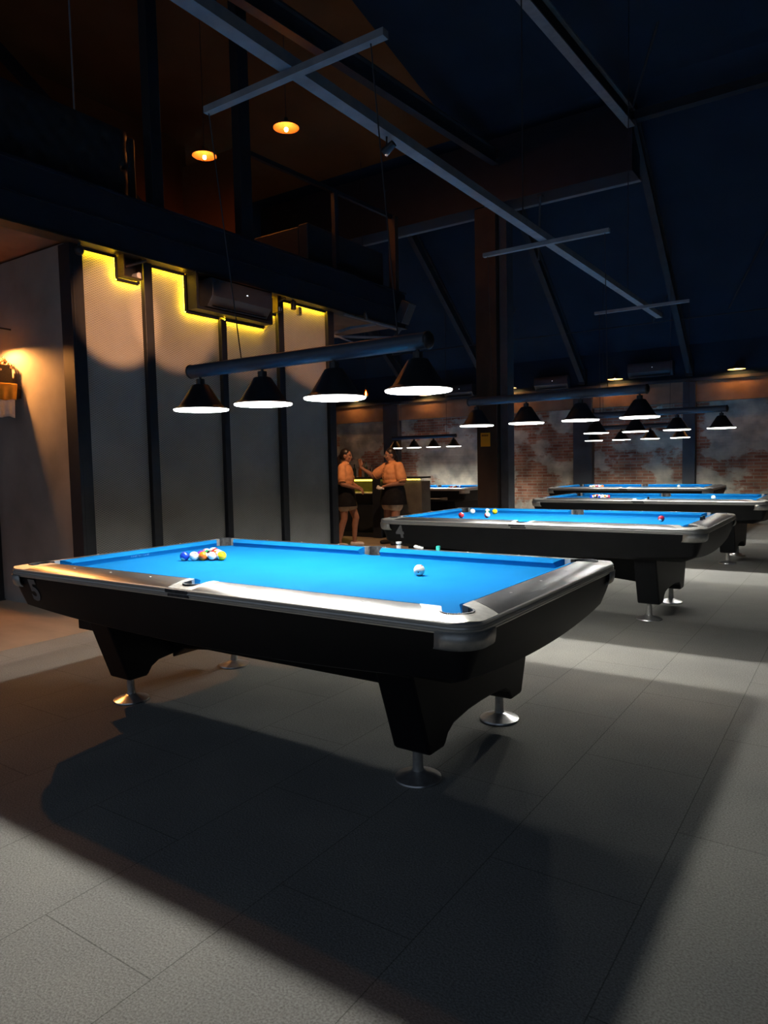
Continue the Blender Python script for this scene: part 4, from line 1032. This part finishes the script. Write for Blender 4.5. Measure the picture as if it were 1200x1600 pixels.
# ================================================================ PEOPLE
def capsule(m_, a, b, r0, r1, n=16, fl=(1, 1)):
    """tapered limb with rounded ends"""
    a = Vector(a); b = Vector(b); d = b-a; Ln = max(d.length, 1e-5); d = d/Ln
    p = d.cross(Vector((0, 1, 0)));
    p = Vector((1, 0, 0)) if p.length < 0.2 else p.normalized()
    p = (p-d*p.dot(d)).normalized(); q = d.cross(p)
    rings = []
    for k in range(1, 5):
        t = -PI/2+PI/2*k/5; rings.append((a+d*(r0*math.sin(t)), r0*math.cos(t)))
    for k in range(0, 5):
        rings.append((a+d*(Ln*k/4), r0+(r1-r0)*k/4))
    for k in range(1, 5):
        t = PI/2*k/5; rings.append((b+d*(r1*math.sin(t)), r1*math.cos(t)))
    rg = [[c+(p*math.cos(2*PI*i/n)*fl[0]+q*math.sin(2*PI*i/n)*fl[1])*r for i in range(n)] for c, r in rings]
    m_.loft(rg)
def ell(m_, c, r): m_.sphere(c, 1.0, 20, 14, r)
def fuse(m_, name, mt, parent, voxel=0.009, sm=3):
    me = bpy.data.meshes.new(name); me.from_pydata(m_.v, [], m_.f); me.update()
    tmp = bpy.data.objects.new('tmp', me); COL.objects.link(tmp)
    r = tmp.modifiers.new('r', 'REMESH'); r.mode = 'VOXEL'; r.voxel_size = voxel; r.use_smooth_shade = True
    s = tmp.modifiers.new('s', 'SMOOTH'); s.iterations = sm; s.factor = 0.5
    dg = bpy.context.evaluated_depsgraph_get(); dg.update()
    out = bpy.data.meshes.new_from_object(tmp.evaluated_get(dg))
    bpy.data.objects.remove(tmp)
    out.name = name; out.materials.clear(); out.materials.append(mt)
    out.polygons.foreach_set('use_smooth', [True]*len(out.polygons))
    o = bpy.data.objects.new(name, out); COL.objects.link(o); o.parent = parent
    return o
def hand(m_, w, d, palm_n, side, curl=0.5, sc=1.0):
    """w wrist, d direction of the fingers, palm_n palm normal; side=+1 thumb on +(d x n)"""
    w = Vector(w); d = Vector(d).normalized(); n = Vector(palm_n); n = (n-d*n.dot(d)).normalized(); s = d.cross(n)*side
    pe = w+d*0.085*sc
    for k in (-1.5, -0.5, 0.5, 1.5):
        capsule(m_, w+s*k*0.009*sc, pe+s*k*0.0195*sc, 0.013*sc, 0.0105*sc, 8)
    lens = {1.5: 0.068, 0.5: 0.078, -0.5: 0.072, -1.5: 0.058}
    for k, ln in lens.items():
        b = pe+s*k*0.0205*sc; dd = (d+n*curl*0.5+s*k*0.06).normalized(); m1 = b+dd*ln*0.5*sc
        d2 = (d+n*curl*1.3+s*k*0.05).normalized(); e = m1+d2*ln*0.5*sc
        capsule(m_, b, m1, 0.0092*sc, 0.0082*sc, 8); capsule(m_, m1, e, 0.0082*sc, 0.0068*sc, 8)
    b = w+d*0.028*sc+s*0.024*sc; m1 = b+(d*0.6+s*0.8+n*0.25).normalized()*0.036*sc; e = m1+(d*0.9+s*0.35+n*0.3).normalized()*0.030*sc
    capsule(m_, b, m1, 0.0125*sc, 0.0100*sc, 8); capsule(m_, m1, e, 0.0100*sc, 0.0078*sc, 8)
def person(loc, rz, lb, J, heavy=1.0, hair='tail', sock=False, glasses=False):
    """local frame: faces +Y, left hand at -X ... J gives elbows/wrists/feet"""
    t = thing('person', lb, 'person', loc, rz)
    t.scale = (1, 1, 1)
    b = MB(); w = heavy
    # trunk
    ell(b, (0, 0, 0.90), (0.155*w, 0.115*w, 0.13)); ell(b, (0, 0.0, 1.03), (0.125*w, 0.095*w, 0.15)); ell(b, (0, 0.005, 1.20), (0.145*w, 0.105*w, 0.15))
    for sx in (1, -1): ell(b, (0.06*w*sx, 0.06*w, 1.19), (0.06*w, 0.045*w, 0.06)); capsule(b, (0.03*sx, 0, 1.33), (0.145*w*sx, 0, 1.295), 0.045, 0.05)
    hd = J.get('head', (0, 0.03, 0)); hx, hy = hd[0], hd[1]; tilt = hd[2]
    capsule(b, (0, 0, 1.32), (hx*0.6, hy*0.6+0.0, 1.42), 0.05, 0.046)
    H = Matrix.Translation((hx, hy, 1.475)) @ Matrix.Rotation(J.get('turn', 0), 4, 'Z') @ Matrix.Rotation(tilt, 4, 'X')
    hb = MB()
    ell(hb, (0, -0.006, 0.025), (0.072, 0.086, 0.088)); ell(hb, (0, 0.022, -0.035), (0.055, 0.062, 0.065)); ell(hb, (0, 0.046, -0.080), (0.030, 0.026, 0.022))
    capsule(hb, (0, 0.080, 0.012), (0, 0.093, -0.020), 0.009, 0.012, 8)
    capsule(hb, (-0.018, 0.070, -0.052), (0.018, 0.070, -0.052), 0.009, 0.009, 8)
    for sx in (1, -1):
        ell(hb, (0.073*sx, -0.004, -0.004), (0.012, 0.02, 0.032)); ell(hb, (0.034*sx, 0.062, -0.02), (0.024, 0.018, 0.022)); ell(hb, (0.028*sx, 0.072, 0.03), (0.026, 0.012, 0.010))
    b.add([H @ Vector(v) for v in hb.v], hb.f)
    # arms
    for side, sx in (('l', -1), ('r', 1)):
        sh = (0.16*w*sx, 0, 1.29); el = J['el_'+side]; wr = J['wr_'+side]
        capsule(b, sh, el, 0.047*w, 0.037*w); capsule(b, el, wr, 0.038*w, 0.024)
        hn = J['hand_'+side]; hand(b, wr, hn[0], hn[1], hn[2], hn[3])
    for side, sx in (('l', -1), ('r', 1)):
        hip = (0.08*w*sx, 0, 0.86); kn = J['kn_'+side]; an = J['an_'+side]
        capsule(b, hip, kn, 0.088*w, 0.056*w); calf = Vector(kn).lerp(Vector(an), 0.3)+Vector((0, -0.012, 0))
        capsule(b, kn, calf, 0.054*w, 0.054*w); capsule(b, calf, an, 0.052*w, 0.032)
        fd = Vector(J['ft_'+side]); capsule(b, Vector(an)+Vector((0, 0, -0.035))-fd*0.02, Vector(an)+fd*0.13+Vector((0, 0, -0.05)), 0.034, 0.026)
    body = fuse(b, 'body', M['skin'], t, 0.0075, 2)
    # shoes
    for side in 'lr':
        an = Vector(J['an_'+side]); fd = Vector(J['ft_'+side]); s = MB()
        capsule(s, Vector((an.x, an.y, 0.042))-fd*0.03, Vector((an.x, an.y, 0.036))+fd*0.13, 0.042, 0.034)
        s.v = [(x, y, max(z, 0.0)) for x, y, z in s.v]
        so = fuse(s, 'shoe', M['bootblack'] if sock else M['white'], t, 0.009, 1)
        if sock: c = MB(); capsule(c, an, Vector(J['kn_'+side]).lerp(an, 0.35), 0.045, 0.062); fuse(c, 'sock', M['bootblack'], t, 0.01, 1)
    # shorts
    s = MB(); ell(s, (0, 0, 0.91), (0.170*w, 0.130*w, 0.13))
    for side, sx in (('l', -1), ('r', 1)):
        hip = Vector((0.083*w*sx, 0, 0.86)); kn = Vector(J['kn_'+side]); capsule(s, hip, hip.lerp(kn, 0.50), 0.103*w, 0.100*w)
    fuse(s, 'shorts', M['shorts'], t, 0.011, 2)
    # waist apron
    s = MB(); rg = []
    for z, rx, ry in ((1.02, 0.150, 0.118), (0.98, 0.160, 0.128), (0.90, 0.180, 0.145), (0.80, 0.190, 0.158), (0.68, 0.198, 0.170), (0.665, 0.198, 0.170)):
        ins = [(rx*w*math.cos(a), ry*w*math.sin(a), z) for a in [math.radians(-52+284*i/40) for i in range(41)]]
        out = [((rx*w+0.006)*math.cos(a), (ry*w+0.006)*math.sin(a), z) for a in [math.radians(-52+284*i/40) for i in range(41)]]
        rg.append(ins+out[::-1])
    s.loft(rg); s.build('waist_apron', M['apronblack'], t, ang=60)
    # shirt with short sleeves and collar
    s = MB(); ell(s, (0, 0, 1.05), (0.160*w, 0.132*w, 0.12)); ell(s, (0, 0.010, 1.13), (0.158*w, 0.132*w, 0.15)); ell(s, (0, 0.006, 1.20), (0.165*w, 0.125*w, 0.155))
    for sx in (1, -1): ell(s, (0.05*w*sx, 0.062*w, 1.19), (0.08*w, 0.065*w, 0.09)); capsule(s, (0.03*sx, 0, 1.325), (0.145*w*sx, 0, 1.295), 0.056, 0.062)
    for side, sx in (('l', -1), ('r', 1)):
        sh = Vector((0.16*w*sx, 0, 1.29)); el = Vector(J['el_'+side]); capsule(s, sh, sh.lerp(el, 0.70), 0.062*w, 0.073*w)
    shirt = fuse(s, 'shirt', M['shirt'], t, 0.010, 2)
    c = MB(); c.lathe([(0.062, 0.0), (0.066, 0.03), (0.060, 0.055), (0.054, 0.055), (0.058, 0.03), (0.055, 0.0)], (0, 0.01, 1.335), 24); c.build('collar', M['shirt'], shirt)
    c = MB()
    for k in range(5): c.sphere((0.0, 0.139*w+0.010*math.sin(k*0.9)-0.004*k*(k < 1), 1.27-0.05*k), 0.006, 8, 6)
    c.build('buttons', M['apronblack'], shirt)
    for side, sx in (('l', -1), ('r', 1)):
        sh = Vector((0.16*w*sx, 0, 1.29)); el = Vector(J['el_'+side]); d_ = (el-sh).normalized(); e_ = sh.lerp(el, 0.70)+d_*0.055*w
        c = MB(); c.tube(e_-d_*0.02, e_, 0.062*w, 0.058*w, n=20, caps=False); cf = c.build('sleeve_cuff', M['shirt'], shirt)
        q_ = cf.modifiers.new('s', 'SOLIDIFY'); q_.thickness = 0.006
    # hair
    s = MB(); ell(s, (0, -0.018, 0.040), (0.079, 0.088, 0.088)); ell(s, (0, -0.045, 0.0), (0.072, 0.062, 0.075))
    if hair == 'tail':
        capsule(s, (0, -0.09, 0.02), (0.0, -0.13, -0.05), 0.026, 0.036); capsule(s, (0, -0.13, -0.05), (0, -0.125, -0.20), 0.036, 0.016)
    else:
        capsule(s, (0, -0.08, -0.02), (0, -0.10, -0.10), 0.045, 0.035); capsule(s, (0, -0.10, -0.10), (0, -0.10, -0.2), 0.034, 0.014)
    s.v = [tuple(H @ Vector(v)) for v in s.v]
    # keep the face free
    fuse(s, 'hair', M['hair'], t, 0.008, 2)
    e = MB()
    for sx in (1, -1): ell(e, (0.028*sx, 0.079, 0.012), (0.012, 0.008, 0.006)); capsule(e, (0.014*sx, 0.086, 0.033), (0.044*sx, 0.076, 0.034), 0.003, 0.002, 6)
    e.v = [tuple(H @ Vector(v)) for v in e.v]; e.build('eyes', M['hair'], t)
    e = MB(); capsule(e, (-0.017, 0.0765, -0.052), (0.017, 0.0765, -0.052), 0.004, 0.004, 8); e.v = [tuple(H @ Vector(v)) for v in e.v]
    e.build('mouth', mat('lips', (0.35, 0.10, 0.08), 0.5), t)
    if glasses:
        e = MB()
        for sx in (1, -1):
            for i in range(16):
                a0 = 2*PI*i/16; a1 = 2*PI*(i+1)/16
                e.tube((0.031*sx+0.023*math.cos(a0), 0.098, 0.010+0.019*math.sin(a0)), (0.031*sx+0.023*math.cos(a1), 0.098, 0.010+0.019*math.sin(a1)), 0.0022, n=6)
            e.tube((0.054*sx, 0.096, 0.012), (0.079*sx, 0.0, 0.012), 0.002, n=6)
        e.tube((-0.008, 0.098, 0.012), (0.008, 0.098, 0.012), 0.002, n=6)
        e.v = [tuple(H @ Vector(v)) for v in e.v]; e.build('glasses', M['alu'], t)
    return t

# left person: side-on, hands clasped at the waist.
def face(dx, dy): return math.atan2(-dx, dy)
JL = dict(el_l=(-0.235, 0.03, 1.03), wr_l=(-0.075, 0.255, 0.93), hand_l=((0.75, 0.5, -0.25), (0.4, -0.6, -0.3), -1, 0.9),
          el_r=(0.235, 0.03, 1.03), wr_r=(0.085, 0.235, 0.955), hand_r=((-0.75, 0.5, -0.25), (-0.4, -0.6, -0.3), 1, 0.9),
          kn_l=(-0.095, 0.14, 0.47), an_l=(-0.11, 0.10, 0.09), ft_l=(-0.15, 0.98, 0), kn_r=(0.095, 0.0, 0.46), an_r=(0.12, -0.08, 0.09), ft_r=(0.2, 0.97, 0),
          head=(0, 0.03, -0.05), turn=0.0)
person((-4.42, 6.2, 0), face(0.88, 0.30), 'person with a dark ponytail in tan shirt and black apron, hands clasped, at left', JL, 1.0, 'tail')
# right person: turned to the left and towards us, right arm raised
JR = dict(el_r=(0.36, 0.15, 1.13), wr_r=(0.42, 0.36, 1.28), hand_r=((0.10, 0.1, 1.0), (-0.3, 0.9, 0), 1, 0.3),
          el_l=(-0.27, -0.02, 1.03), wr_l=(-0.12, 0.19, 0.985), hand_l=((0.85, 0.45, -0.2), (0.1, -0.5, -0.8), -1, 1.0),
          kn_l=(-0.10, 0.03, 0.46), an_l=(-0.11, 0.0, 0.09), ft_l=(-0.2, 0.97, 0), kn_r=(0.10, 0.05, 0.46), an_r=(0.11, 0.03, 0.09), ft_r=(0.2, 0.97, 0),
          head=(0.02, 0.03, -0.12), turn=-0.25)
pr_ = person((-3.90, 6.82, 0), face(-0.42, -0.90), 'person with glasses in tan shirt and black apron, one hand raised, at right', JR, 1.24, 'bun', sock=True, glasses=True)
# white cloth in the right person's hand
t = thing('cleaning_cloth', 'crumpled white cloth held by the right person', 'cloth', (0, 0, 0))
Mp = Matrix.Translation((-3.90, 6.82, 0)) @ Matrix.Rotation(face(-0.42, -0.90), 4, 'Z')
wp = Mp @ Vector((-0.035, 0.255, 0.955)); t.location = wp
m_ = MB(); rr = random.Random(8)
for i in range(9): m_.sphere((rr.uniform(-0.05, 0.05), rr.uniform(-0.03, 0.03), rr.uniform(-0.03, 0.02)), rr.uniform(0.018, 0.028), 10, 7, (1.3, 0.8, 0.8))
fuse(m_, 'folded_cloth', M['white'], t, 0.008, 1)
